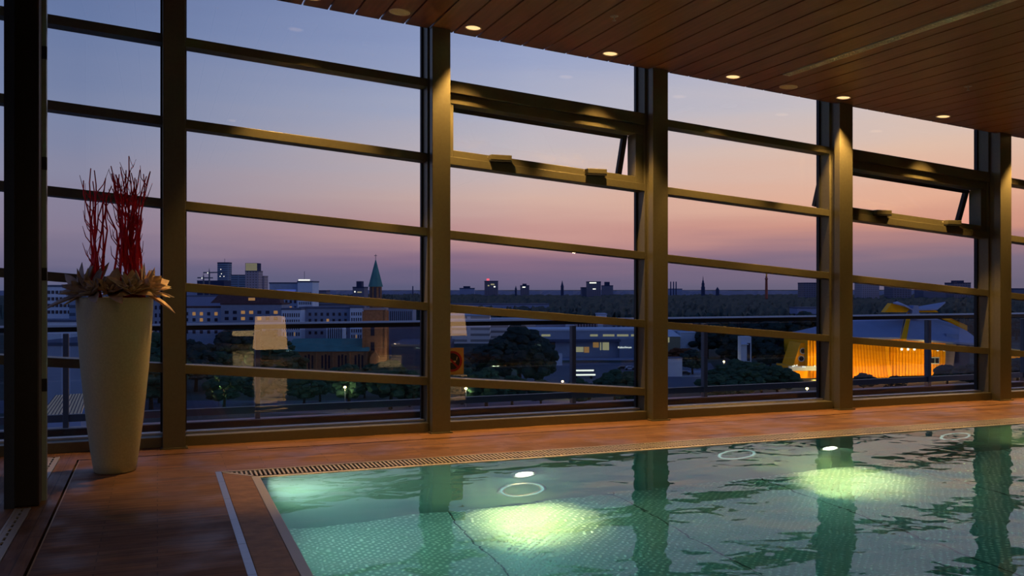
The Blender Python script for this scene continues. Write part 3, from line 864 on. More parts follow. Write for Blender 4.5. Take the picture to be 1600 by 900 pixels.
# ---- bay two: apartment terraces, hotel, church
b1 = building(262, 345, 481, 505, 16, 'beige-grey apartment house with several lit windows beside the bronze column', 'concrete', roof='roof_red')
windows(b1, .15, .98, .35, .93, 6, 4, .42, .55, .33, 11)
b1 = building(345, 440, 476, 500, 18, 'long grey apartment house with dark red roof and mostly dark windows', 'render_grey', roof='roof_red')
windows(b1, .03, .97, .35, .9, 7, 4, .48, .5, .1, 12)
x, y = P(392, 503)
t = empty('attic', (x, y, ZP(476, 500) + .8), -YAW, 'dark red mansard storey with one lit skylight on the long apartment house', 'roof')
MB().poly([(-22, 0, 0), (16, 0, 0), (14, 3, 5), (-18, 3, 5)], (0, 9, 0)).build('mansard', CM['roof_red'], t)
inst('skylight', wmesh(3.6, 1.7, 'win_lit'), t, (.2, .9, 2.0))
b1 = building(421, 466, 443, 610, 22, 'tall grey hotel block with blue lit top floor', 'concrete', name='hotel')
windows(b1, .05, .97, .28, .84, 6, 5, .5, .5, .03, 13)
inst('light_band', wmesh(13, 1.3, 'blue_light'), b1, (1.5, 0, b1['_h'] - 4.6))
b1 = building(465, 488, 441, 600, 20, 'white side tower of the hotel with glowing roof sign', 'render_white')
windows(b1, .06, .95, .25, .85, 7, 7, .5, .55, .02, 14)
inst('roof_sign', wmesh(7.4, .8, 'white_light'), b1, (-.5, 0, b1['_h'] + 1.4))
MB().tube([(-1, 3, b1['_h']), (-1, 3, b1['_h'] + 7)], .15, 5).build('antenna', CM['mast'], b1)
b1 = building(440, 470, 484, 470, 16, 'white rendered corner house with rows of narrow windows below the hotel', 'render_white')
windows(b1, .04, .96, .38, .95, 8, 4, .5, .6, .03, 15)
b1 = building(468, 547, 482, 480, 18, 'grey apartment house with a single glowing orange window beside the church', 'render_grey')
windows(b1, .03, .97, .38, .94, 8, 4, .42, .5, .1, 16)
b1 = building(547, 570, 481, 470, 14, 'small white house with arched rows of windows touching the church tower', 'render_white')
windows(b1, .05, .95, .2, .93, 6, 6, .5, .6, .03, 17)
b1 = building(510, 536, 508, 430, 8, 'pale colonnaded front behind the church nave', 'render_white')
windows(b1, .05, .95, .2, .95, 7, 1, .5, .9, 0, 18)
b1 = building(604, 645, 482, 560, 20, 'pale office slab with tall vertical fins right of the church tower', 'render_grey')
windows(b1, .03, .97, .4, .95, 12, 1, .45, .9, 0, 19)
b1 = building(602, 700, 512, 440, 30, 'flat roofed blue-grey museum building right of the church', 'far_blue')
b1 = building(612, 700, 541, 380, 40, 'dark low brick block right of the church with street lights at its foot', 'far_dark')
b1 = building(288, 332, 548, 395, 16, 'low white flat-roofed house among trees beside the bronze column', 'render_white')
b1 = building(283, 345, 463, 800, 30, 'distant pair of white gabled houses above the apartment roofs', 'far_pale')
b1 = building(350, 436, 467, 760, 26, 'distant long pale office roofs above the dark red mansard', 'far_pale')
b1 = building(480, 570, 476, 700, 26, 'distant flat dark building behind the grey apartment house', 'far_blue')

def church():
    z = 378; k = z / F; x, y = P(587, z)
    t = empty('church', (x, y, G), -YAW + R(3), 'brick church with tall green spire and long copper-roofed nave', 'church')
    br, cu, dk = CM['brick_church'], CM['roof_copper'], CM['win_dark']
    H = lambda py: ZP(py, z) - G
    w = 17 * k
    b = MB().box(-w, w, -w, w, 0, H(483)); b.build('tower', br, t)
    for s in (-1, 1):
        for q in (-1, 1):
            MB().box(s * w - .5, s * w + .5, q * w - .5, q * w + .5, 0, H(486)).build('buttress', br, t)
    MB().box(-w - .35, w + .35, -w - .35, w + .35, H(484), H(481)).build('cornice', CM['stone_pink'], t)
    w2 = 9.2 * k
    b = MB(); n = 8
    pts = [(w2 * 1.08 * math.cos(2 * math.pi * (i + .5) / n), w2 * 1.08 * math.sin(2 * math.pi * (i + .5) / n), H(481)) for i in range(n)]
    b.poly(pts, (0, 0, H(447) - H(481))); b.build('belfry', br, t)
    for i in range(8):
        a = 2 * math.pi * i / 8
        inst('belfry_opening', wmesh(1.0, 4.2, 'win_dark'), t, (w2 * 1.0 * math.sin(a), -w2 * 1.0 * math.cos(a), H(457)), a)
    b = MB(); r = w2 * 1.3; n0 = 0
    b.v = [(r * math.cos(2 * math.pi * (i + .5) / 8), r * math.sin(2 * math.pi * (i + .5) / 8), H(448)) for i in range(8)] + [(0, 0, H(404))]
    b.f = [(i, (i + 1) % 8, 8) for i in range(8)] + [tuple(reversed(range(8)))]
    b.build('spire', cu, t)
    MB().tube([(0, 0, H(405)), (0, 0, H(397))], .12, 5).tube([(-.6, 0, H(399.5)), (.6, 0, H(399.5))], .1, 5).build('cross', CM['mast'], t)
    for s in (-1, 1):
        MB().lathe([(.45, H(481)), (.45, H(473)), (0, H(466))], s * (w - .6), -w + .6, 8).build('pinnacle', CM['stone_pink'], t)
    for (u, v, hh) in ((0, 515, 4.6), (0, 540, 3.4)):
        inst('tower_window', wmesh(1.5, hh, 'win_dark'), t, (-.8, -w, H(v)))
    # nave to the left of the tower
    x0, x1 = -138 * k, -9 * k; d0, d1 = -7, 11
    MB().box(x0, x1, d0, d1, 0, H(546)).build('nave', br, t)
    b = MB(); e = H(547); rz_ = H(529)
    b.v = [(x0 - .5, d0 - .6, e), (x1 + .5, d0 - .6, e), (x1 + .5, d1 + .6, e), (x0 - .5, d1 + .6, e), (x0 + 2.6, (d0 + d1) / 2, rz_), (x1 + .5, (d0 + d1) / 2, rz_)]
    b.f = [(0, 1, 5, 4), (2, 3, 4, 5), (3, 0, 4), (1, 2, 5), (3, 2, 1, 0)]
    b.build('nave_roof', cu, t)
    MB().poly([(x1 + .2, d0, e), (x1 + .2, d1, e), (x1 + .2, (d0 + d1) / 2, rz_ + 1)], (.6, 0, 0)).build('gable', br, t)
    for i in range(5):
        xc = x0 + (x1 - x0) * (i + .55) / 5.1
        for j in (-1, 0, 1):
            inst('nave_window', wmesh(.75, 5.2 + (j == 0) * .8, 'win_dark'), t, (xc + j * 1.35, d0, H(563)))
        MB().box(xc + 2.6, xc + 3.2, d0 - .6, d0, 0, H(549)).build('nave_buttress', br, t)
    # entrance porch lit from below
    MB().poly([(-6 * k, -w - 4, 0), (9 * k, -w - 4, 0), (9 * k, -w - 4, H(556)), (1.5 * k, -w - 4, H(546)), (-6 * k, -w - 4, H(556))], (0, 4, 0)).build('porch', br, t)
    l = bpy.data.lights.new('church_flood', 'POINT'); l.energy = 900; l.color = (1, .55, .22); l.shadow_soft_size = .4
    o = bpy.data.objects.new('church_flood', l); col.objects.link(o); o.parent = t; o.location = (5.5, -10.5, 4)
    l = bpy.data.lights.new('tower_flood', 'POINT'); l.energy = 1100; l.color = (1, .5, .22); l.shadow_soft_size = .4
    o = bpy.data.objects.new('tower_flood', l); col.objects.link(o); o.parent = t; o.location = (10, -9, 11)
church()

# ---- skyline behind the left bays
b1 = building(308, 350, 439, 1450, 40, 'dark low block below the cranes on the skyline', 'far_dark')
inst('light', wmesh(1.4, 1.3, 'white_light'), b1, (-6, 0, 34)); inst('light', wmesh(1.4, 1.3, 'white_light'), b1, (0, 0, 34))
def tower():
    z = 1500; x, y = P(351, z); t = empty('tower', (x, y, G), -YAW, 'round-cornered blue glass tower right of the cranes', 'tower')
    w = 10 * z / F; H = lambda q: ZP(q, z) - G
    b = MB(); pts = [(w * math.copysign(abs(math.cos(a)) ** .6, math.cos(a)), w * math.copysign(abs(math.sin(a)) ** .6, math.sin(a)), 0) for a in [2 * math.pi * i / 32 for i in range(32)]]
    b.poly(pts, (0, 0, H(412))); b.build('shaft', CM['tower_glass'], t)
    b = MB().poly([(p[0] * 1.02, p[1] * 1.02, H(412)) for p in pts], (0, 0, 2)); b.build('crown_rim', CM['far_dark'], t)
    MB().tube([(0, 0, H(411)), (0, 0, H(404))], .35, 5).build('mast', CM['mast'], t)
    for (u, v) in ((-3, 421), (-2, 428), (2, 432), (-4, 432)): inst('window', wmesh(1.3, 1.2, 'white_light'), t, (u, -w * .99, H(v)))
tower()
b1 = building(361, 384, 430, 1400, 30, 'pair of blue glass office blocks between the two skyline towers', 'tower_glass')
b1 = building(383, 404, 424, 1300, 22, 'slim stone-clad high-rise shaft with vertical windows', 'tower_grid', name='tower', cat='tower')
H0 = b1['_h']
w = b1['_w'] / 2
MB().box(-w, w * .8, 1, 20, H0, ZP(411, 1300) - G).build('crown', CM['far_dark'], b1)
for i in range(6):
    inst('lit_floor', wmesh(w * 1.7, .8, 'win_pale'), b1, (-w * .1, .95, H0 + 1.8 + i * 1.75))
b1 = building(402, 413, 432, 1320, 20, 'low grey annex right of the slim lit-topped tower', 'tower_grid')
def crane(px, py, z, jib, label, ang):
    x, y = P(px, z); t = empty('crane', (x, y, G), -YAW, label, 'crane', 'cranes on the skyline'); h = ZP(py, z) - G
    MB().box(-.9, .9, -.9, .9, 0, h).build('mast', CM['mast'], t)
    MB().poly([(-9, -.5, h - 1), (jib, -.5, h - 1 + ang * jib), (jib, -.5, h + .6 + ang * jib), (-9, -.5, h + 1)], (0, 1, 0)).build('jib', CM['mast'], t)
    MB().poly([(-1, -.4, h), (1, -.4, h), (0, -.4, h + 7)], (0, .8, 0)).build('cab', CM['mast'], t)
    inst('work_light', wmesh(1.5, 1.3, 'white_light'), t, (-2, -1, h - .5))
crane(327, 426, 1400, 24, 'taller tower crane with horizontal jib beside the glass tower', .03)
crane(318, 434, 1380, 14, 'shorter crane with raised jib left of the tall crane', .0)

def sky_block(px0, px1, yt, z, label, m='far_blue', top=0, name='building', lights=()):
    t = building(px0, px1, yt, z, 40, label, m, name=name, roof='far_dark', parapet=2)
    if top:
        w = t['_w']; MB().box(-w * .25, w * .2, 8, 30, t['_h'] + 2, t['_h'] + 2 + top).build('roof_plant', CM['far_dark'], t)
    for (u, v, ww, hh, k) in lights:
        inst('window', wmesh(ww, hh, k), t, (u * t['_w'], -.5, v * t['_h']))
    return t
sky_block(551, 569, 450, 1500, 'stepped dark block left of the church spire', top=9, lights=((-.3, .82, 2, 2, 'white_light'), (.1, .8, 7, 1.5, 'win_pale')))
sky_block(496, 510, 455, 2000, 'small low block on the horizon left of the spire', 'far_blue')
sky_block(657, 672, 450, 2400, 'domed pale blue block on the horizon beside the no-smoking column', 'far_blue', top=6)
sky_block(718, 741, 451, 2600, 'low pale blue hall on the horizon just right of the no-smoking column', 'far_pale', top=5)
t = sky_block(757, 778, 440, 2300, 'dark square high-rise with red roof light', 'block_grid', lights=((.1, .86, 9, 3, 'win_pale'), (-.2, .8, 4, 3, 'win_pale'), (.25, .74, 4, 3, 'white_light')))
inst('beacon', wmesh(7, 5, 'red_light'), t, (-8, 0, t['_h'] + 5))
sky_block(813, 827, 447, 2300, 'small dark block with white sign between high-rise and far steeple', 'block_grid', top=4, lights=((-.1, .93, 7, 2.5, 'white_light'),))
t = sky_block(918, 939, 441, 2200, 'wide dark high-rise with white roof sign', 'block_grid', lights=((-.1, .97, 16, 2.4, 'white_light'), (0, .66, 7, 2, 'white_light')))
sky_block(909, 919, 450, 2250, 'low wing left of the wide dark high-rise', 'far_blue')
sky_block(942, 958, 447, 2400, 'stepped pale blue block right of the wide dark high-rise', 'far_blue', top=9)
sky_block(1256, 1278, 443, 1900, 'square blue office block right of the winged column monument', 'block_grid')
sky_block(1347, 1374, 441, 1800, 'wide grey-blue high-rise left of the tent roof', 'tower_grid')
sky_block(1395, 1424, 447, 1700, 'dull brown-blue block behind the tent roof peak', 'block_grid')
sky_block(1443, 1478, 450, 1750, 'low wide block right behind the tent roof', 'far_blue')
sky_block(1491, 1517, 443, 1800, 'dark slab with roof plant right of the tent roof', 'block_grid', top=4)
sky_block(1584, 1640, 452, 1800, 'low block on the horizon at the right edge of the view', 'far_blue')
def steeple(px, yt, yb, z, w, label, m='far_dark'):
    x, y = P(px, z); t = empty('steeple', (x, y, G), -YAW, label, 'steeple'); H = lambda q: ZP(q, z) - G
    MB().box(-w, w, -w, w, 0, H(yb)).build('tower', CM[m], t)
    MB().lathe([(w * 1.2, H(yb)), (w * .7, H(yb) + (H(yt) - H(yb)) * .35), (.1, H(yt))], seg=8).build('spire', CM[m], t)
steeple(878.5, 438, 448, 2100, 3.2, 'tall thin church steeple on the horizon')
steeple(806, 446, 452, 2300, 2.4, 'short steeple on the horizon left of the small signed block')
steeple(1121, 448, 452, 2400, 3.6, 'stubby domed tower on the horizon right of the lattice tower')
def chimney(px, yt, z, r, label):
    x, y = P(px, z); t = MB().lathe([(r, 0), (r * .8, ZP(yt, z) - G), (r * .5, ZP(yt, z) - G)], seg=12).build('chimney', CM['far_dark'], None, True, loc=(x, y, G)); tag(t, label, 'chimney')
for px, s in ((1048, 'left'), (1052.4, 'middle'), (1056.4, 'right')): chimney(px, 440, 3000, 2.2, '%s of the three power station chimneys on the horizon' % s)
chimney(991.5, 442, 2900, 2.0, 'single thin chimney left of the bronze column')
chimney(645, 447, 2900, 2.2, 'single thin chimney on the horizon right of the church spire')
sky_block(1045, 1066, 452, 3050, 'power station hall below the three chimneys', 'far_pale')
def lattice_tower():
    z = 2300; x, y = P(1098.5, z); t = empty('lattice_tower', (x, y, G), -YAW, 'stepped tower with antenna, right of the three chimneys', 'tower'); H = lambda q: ZP(q, z) - G
    MB().box(-4, 4, -4, 4, 0, H(448)).build('base', CM['far_dark'], t)
    MB().box(-2.9, 2.9, -2.9, 2.9, H(448), H(442)).box(-3.6, 3.6, -3.6, 3.6, H(445.5), H(444.8)).build('middle', CM['far_dark'], t)
    MB().lathe([(2.4, H(442)), (2.2, H(439)), (1, H(438)), (.5, H(433)), (0, H(431))], seg=8).build('lantern', CM['far_dark'], t)
lattice_tower()
def monument():
    z = 1700; x, y = P(1197.5, z); t = empty('monument', (x, y, G), -YAW, 'reddish victory column topped by a winged golden figure', 'monument'); H = lambda q: ZP(q, z) - G
    MB().lathe([(2.6, 0), (2.5, H(455)), (2.1, H(437)), (2.9, H(436)), (2.9, H(435)), (2.0, H(434.5)), (1.6, H(432))], seg=16).build('shaft', cm('monument_stone', (150, 92, 84), rough=.8), t, True)
    b = MB().tube([(0, 0, H(432)), (.3, 0, H(428.5)), (.2, 0, H(426.4))], [1.5, .9, .5], 8); b.poly([(0, -.2, H(429)), (3.2, -.2, H(425.5)), (2.4, -.2, H(428))], (0, .4, 0)); b.poly([(0, -.2, H(429)), (-1.8, -.2, H(426.8)), (-1.4, -.2, H(428.4))], (0, .4, 0))
    b.build('winged_figure', CM['gold'], t, True)
monument()

# ---- far tree belt: park canopy nobody could count
def canopy(name, label, px0, px1, z0, z1, hgt, seed, m, nx=150, nz=16, lo=0):
    b = MB(); r = random.Random(seed)
    for j in range(nz + 1):
        z = z0 * (z1 / z0) ** (j / nz)
        for i in range(nx + 1):
            px = px0 + (px1 - px0) * i / nx
            x, y = P(px + r.uniform(-.4, .4) * (px1 - px0) / nx, z * (1 + r.uniform(-.02, .02)))
            e = hgt * (.72 + .2 * noise.noise(Vector((x / 90, y / 90, seed))) + .28 * r.random())
            if j == 0 or i in (0, nx): e = 0
            b.v.append((x, y, G + e))
    for j in range(nz):
        for i in range(nx):
            a = j * (nx + 1) + i
            b.f.append((a, a + 1, a + nx + 2, a + nx + 1))
    o = b.build(name, CM[m]); tag(o, label, 'trees', kind='stuff')
canopy('forest_canopy', 'dark tree canopy of the city park stretching to the horizon', 690, 1800, 640, 2600, 17, 3, 'tree_dark', 260, 22)
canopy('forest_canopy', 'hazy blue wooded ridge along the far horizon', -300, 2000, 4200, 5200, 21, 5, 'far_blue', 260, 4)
canopy('forest_canopy', 'distant dark trees and roofs behind the church, left half of the city', 480, 700, 900, 2600, 18, 8, 'tree_dark', 120, 10)
canopy('forest_canopy', 'distant low trees behind the apartment houses', -200, 480, 1000, 2200, 14, 9, 'tree_dark', 140, 8)

# ---- single trees
def crown(seed, n=70, tall=1.0):
    r = random.Random(seed); b = MB()
    for _ in range(n):
        a = r.uniform(0, 6.28); u = r.random(); rr = .36 * math.sqrt(r.random()) * math.sin(math.pi * (.15 + .8 * u)) * 1.2
        s = r.uniform(.055, .125)
        b.blob((rr * math.cos(a), rr * math.sin(a), .3 + .6 * u * tall), (s, s, s * r.uniform(.7, 1)), r, .26, 1)
    return b.mesh('crown', CM['tree_dark'])
crowns = {}
for mk in ('tree_dark', 'tree_mid', 'tree_rust'):
    for q in range(3):
        me = crown(q + 1); me = me.copy(); me.materials[0] = CM[mk]; crowns[mk, q] = me
trunk = MB().tube([(0, 0, 0), (.01, 0, .25), (0, .01, .5)], [.035, .028, .015], 7).mesh('trunk', CM['bark'])
def tree(px, ybase, h, label, mk='tree_dark', q=0, wide=1.0, group=None, z=None):
    z = z or gz(ybase); x, y = P(px, z)
    t = empty('tree', (x, y, G), px * .7, label, 'tree', group); t.scale = (h * wide, h * wide, h)
    inst('crown', crowns[mk, q % 3], t); inst('trunk', trunk, t)
    return t
r = random.Random(21)
# big dark trees
tree(812, 600, 20.5, 'largest dark tree in the middle of the view, beside the square pale panel', wide=1.25)
tree(838, 612, 17, 'dark tree right in front of the square pale panel', q=1, wide=.9)
tree(775, 606, 17, 'dark broad tree left of the largest tree', q=2, wide=1.3)
tree(742, 600, 12.5, 'shorter dark tree behind the no-smoking sign', q=1, wide=1.3)
tree(718, 612, 11, 'low dark tree behind the foot of the no-smoking sign', q=0, wide=1.4)
g2 = 'dark park trees in the second bay'
for px, yb, h, mk in ((300, 575, 12, 'tree_dark'), (326, 590, 13, 'tree_dark'), (352, 570, 15, 'tree_dark'), (372, 585, 17, 'tree_dark'), (396, 575, 17, 'tree_dark'), (415, 590, 16, 'tree_mid'), (438, 580, 14, 'tree_mid'), (455, 600, 12, 'tree_mid'), (345, 605, 12, 'tree_mid'), (306, 612, 15, 'tree_dark')):
    tree(px, yb, h, 'leafy dark tree among the park trees left of the church nave', mk, int(px) % 3, 1.25, g2)
for px, yb, h, mk in ((384, 560, 15, 'tree_dark'), (420, 556, 13, 'tree_dark'), (364, 552, 14, 'tree_dark')):
    tree(px, yb, h, 'dark tree behind the park trees, in front of the apartment houses', mk, int(px) % 3, 1.3, 'trees before the apartment houses')
for px, yb, h in ((300, 480, 17), (325, 484, 15), (312, 478, 19), (338, 487, 14)):
    tree(px, 500, h, 'rounded tree rising behind the beige-grey apartment house', 'tree_mid', int(px) % 3, 1.5, 'trees behind the apartment roofs', z=720)
for px, yb, h in ((580, 588, 5), (592, 590, 5), (603, 588, 5.5), (540, 590, 4)):
    tree(px, yb, h, 'small bush at the foot of the church', 'tree_mid', int(px) % 3, 1.8, 'bushes at the church')
for px, yb, h in ((475, 636, 10), (500, 628, 9), (545, 640, 13), (610, 640, 14), (640, 636, 8), (400, 632, 9), (350, 640, 11), (250, 630, 17), (236, 640, 15), (246, 600, 18), (570, 622, 8), (444, 625, 8)):
    tree(px, yb, h, 'street tree below the church, near the road', 'tree_mid', int(px) % 3, 1.2, 'street trees near the road')
for px, yb, h in ((1082, 585, 10), (1105, 560, 17), (1128, 560, 19), (1150, 575, 17), (1185, 575, 15), (1204, 580, 12), (1212, 555, 15), (1260, 558, 22), (1218, 560, 20), (1190, 556, 20)):
    tree(px, yb, h, 'dark tree around the slim white tower and the road', 'tree_dark', int(px) % 3, 1.25, 'dark trees in the fourth bay')
for px, yb, h in ((1130, 605, 8), (1150, 600, 9), (1165, 605, 9), (1178, 600, 8), (1142, 614, 8), (1190, 620, 10), (1215, 622, 10), (1160, 628, 10), (1120, 632, 9)):
    tree(px, yb, h, 'leafy green bush in front of the slim white tower', 'tree_mid', int(px) % 3, 1.5, 'green bushes in the fourth bay')
for px in (1056, 1066, 1076): tree(px, 566, 6.5, 'rust coloured bush below the small cube pavilion', 'tree_rust', px % 3, 1.7, 'rust coloured bushes')
for px, yb, h in ((722, 632, 11), (760, 640, 12), (800, 634, 9), (845, 636, 8), (905, 640, 9), (960, 632, 10), (985, 640, 11)):
    tree(px, yb, h, 'street tree below the culture centre, near the railing', 'tree_mid', int(px) % 3, 1.3, 'street trees in the third bay')
for px, yb, h in ((1350, 612, 6), (1400, 616, 6), (1480, 600, 7), (1515, 606, 8), (1590, 600, 9)):
    tree(px, yb, h, 'low bush before the tent-roofed concert hall', 'tree_dark', int(px) % 3, 1.6, 'bushes before the concert hall')
for px in (1535, 1560, 1588, 1610, 1310, 1290): tree(px, 530, 17, 'dark tree behind the tent-roofed concert hall', 'tree_dark', px % 3, 1.4, 'trees behind the concert hall', z=600)

# ---- third bay: culture forum
b1 = building(700, 858, 476, 900, 30, 'long pale low building at the edge of the park', 'far_pale')
b1 = building(700, 765, 494, 560, 30, 'low blue-grey building with horizontal bands behind the no-smoking column', 'strip_white', roof='concrete')
b1 = building(732, 862, 500, 600, 24, 'long pale flat building above the largest dark tree', 'strip_white', roof='concrete')
b1 = building(838, 884, 500, 520, 14, 'pale block left of the railing post in the third bay', 'render_grey', roof='concrete')
b1 = building(884, 900, 497, 515, 14, 'taller white slab behind the railing post', 'render_white', roof='concrete')
b1 = building(898, 934, 500, 510, 14, 'brownish block with dark windows on the culture centre roof', 'stone_pink', roof='concrete')
windows(b1, .1, .95, .72, .98, 7, 1, .6, .7, 0, 31)
b1 = building(934, 948, 492, 560, 14, 'plain white stair tower behind the culture centre', 'render_white', roof='concrete')
b1 = building(948, 1040, 501, 520, 20, 'blue-grey block with small square windows behind the culture centre', 'render_grey', roof='concrete')
windows(b1, .08, .9, .72, .82, 10, 1, .6, .8, 0, 32)
k1 = building(820, 1075, 517, 450, 26, 'long white culture centre with strip of lit windows and a wall sign', 'concrete', name='culture_centre', roof='render_white')
W, H1 = k1['_w'], k1['_h']
u = lambda px: (px - 947.5) / F * 450
v = lambda py: ZP(py, 450) - G
for (a, b_) in ((838, 842), (846, 860), (922, 934), (942, 960), (964, 982), (986, 1010)):
    inst('window', wmesh(u(b_) - u(a), 1.0, 'win_pale'), k1, ((u(a) + u(b_)) / 2, 0, v(524)))
MB().box(u(830), u(968), -5, 0, v(533), v(530)).build('canopy', CM['roof_grey'], k1)
for (a, b_, t_, bo, kd) in ((898, 912, 542, 550, 'win_pale'), (912, 921, 542, 551, 'win_lit'), (926, 936, 535, 543, 'win_lit'), (937, 940, 535, 547, 'win_pale'), (941, 952, 535, 547, 'win_pale'), (855, 868, 534, 543, 'win_dark')):
    inst('window', wmesh(u(b_) - u(a) - .3, (bo - t_) / F * 450, kd), k1, ((u(a) + u(b_)) / 2, -.1, v((t_ + bo) / 2)))
MB().box(u(966), u(1075), -5, -.2, 0, v(529)).build('entrance_wall', CM['render_grey'], k1)
def wall_text(txt, size, parent, loc, m):
    c = bpy.data.curves.new('lettering', 'FONT'); c.body = txt; c.size = size; c.extrude = .03; c.align_x = 'LEFT'
    o = bpy.data.objects.new('lettering', c); col.objects.link(o); dg = bpy.context.evaluated_depsgraph_get(); dg.update()
    me = bpy.data.meshes.new_from_object(o.evaluated_get(dg)); me.materials.clear(); me.materials.append(m)
    bpy.data.objects.remove(o); o = bpy.data.objects.new('lettering', me); col.objects.link(o)
    o.parent = parent; o.location = loc; o.rotation_euler = (R(90), 0, 0); o['label'] = 'glowing white sign lettering'
wall_text('Kulturforum', 1.3, k1, (u(963.5), -5.15, v(543)), CM['white_light'])
for i, (px, pw, yb, h, lb) in enumerate(((870, 17, 578, 26, 'square pale panel standing beside the largest dark tree'),)):
    z = 400; x, y = P(px, z); t = empty('billboard', (x, y, G), -YAW, lb, 'billboard')
    k = z / F
    MB().box(-8.5 * k, 8.5 * k, 0, .4, ZP(578, z) - G, ZP(552, z) - G).build('board', CM['render_white'], t)
    for s in (-1, 1): MB().box(s * 1.8 - .1, s * 1.8 + .1, .1, .3, 0, ZP(578, z) - G).build('leg', CM['mast'], t)

# ---- fourth bay
def pavilion():
    z = 430; x, y = P(1048, z); k = z / F; t = empty('pavilion', (x, y, G), -YAW, 'small pavilion with pyramid roof and lit glass walls beside the bronze column', 'pavilion'); H = lambda q: ZP(q, z) - G
    w = 15 * k; MB().box(-w, w, 0, 2 * w, 0, H(526)).build('glass_walls', far_facade('pavilion_glass', (130, 140, 130), .9, 30), t)
    b = MB(); b.v = [(-w - .4, -.4, H(526)), (w + .4, -.4, H(526)), (w + .4, 2 * w, H(526)), (-w - .4, 2 * w, H(526)), (0, w, H(513))]; b.f = [(0, 1, 4), (1, 2, 4), (2, 3, 4), (3, 0, 4), (3, 2, 1, 0)]
    b.build('roof', CM['render_white'], t)
    inst('window', wmesh(.8, 2.4, 'win_pale'), t, (-1.0, 0, H(531)))
pavilion()
b1 = building(1063, 1092, 520, 440, 9, 'plain pale blue-white cube beside the small pavilion', 'render_white', roof='render_white', parapet=.3)
inst('window', wmesh(.8, 6, 'win_dark'), b1, (3.1, 0, 5.5 + 4.4))
def slim_tower():
    z = 335; x, y = P(1166, z); k = z / F; t = empty('stair_tower', (x, y, G), -YAW, 'slim white tower with tall dark slot between dark trees', 'tower'); H = lambda q: ZP(q, z) - G
    MB().box(-8 * k, 8 * k, 0, 5, 0, H(526)).build('wall', CM['render_white'], t)
    inst('slot_window', wmesh(5 * k, 28 * k, 'win_dark'), t, (3.6 * k, 0, H(550)))
    MB().box(-8.5 * k, 2 * k, -1.6, 0, H(538.5), H(537)).build('canopy', CM['render_white'], t)
    inst('window', wmesh(1.5, 1.4, 'win_lit'), t, (-3.5 * k, -.02, H(581))); inst('window', wmesh(1.3, 1.4, 'win_lit'), t, (4.5 * k, -.02, H(582)))
slim_tower()
b1 = building(1176, 1300, 528, 440, 26, 'long dark building with pale roof edge behind the slim white tower', 'far_dark', roof='concrete', parapet=2)
inst('window', wmesh(1.6, 1.8, 'win_pale'), b1, (-17.4, 0, 3.8))
b1 = building(1246, 1300, 482, 700, 20, 'pale building rising out of the park trees beside the bronze column', 'far_pale')
b1 = building(1036, 1066, 560, 350, 6, 'low white kiosk on the plaza beside the bronze column', 'render_white', parapet=.2); 

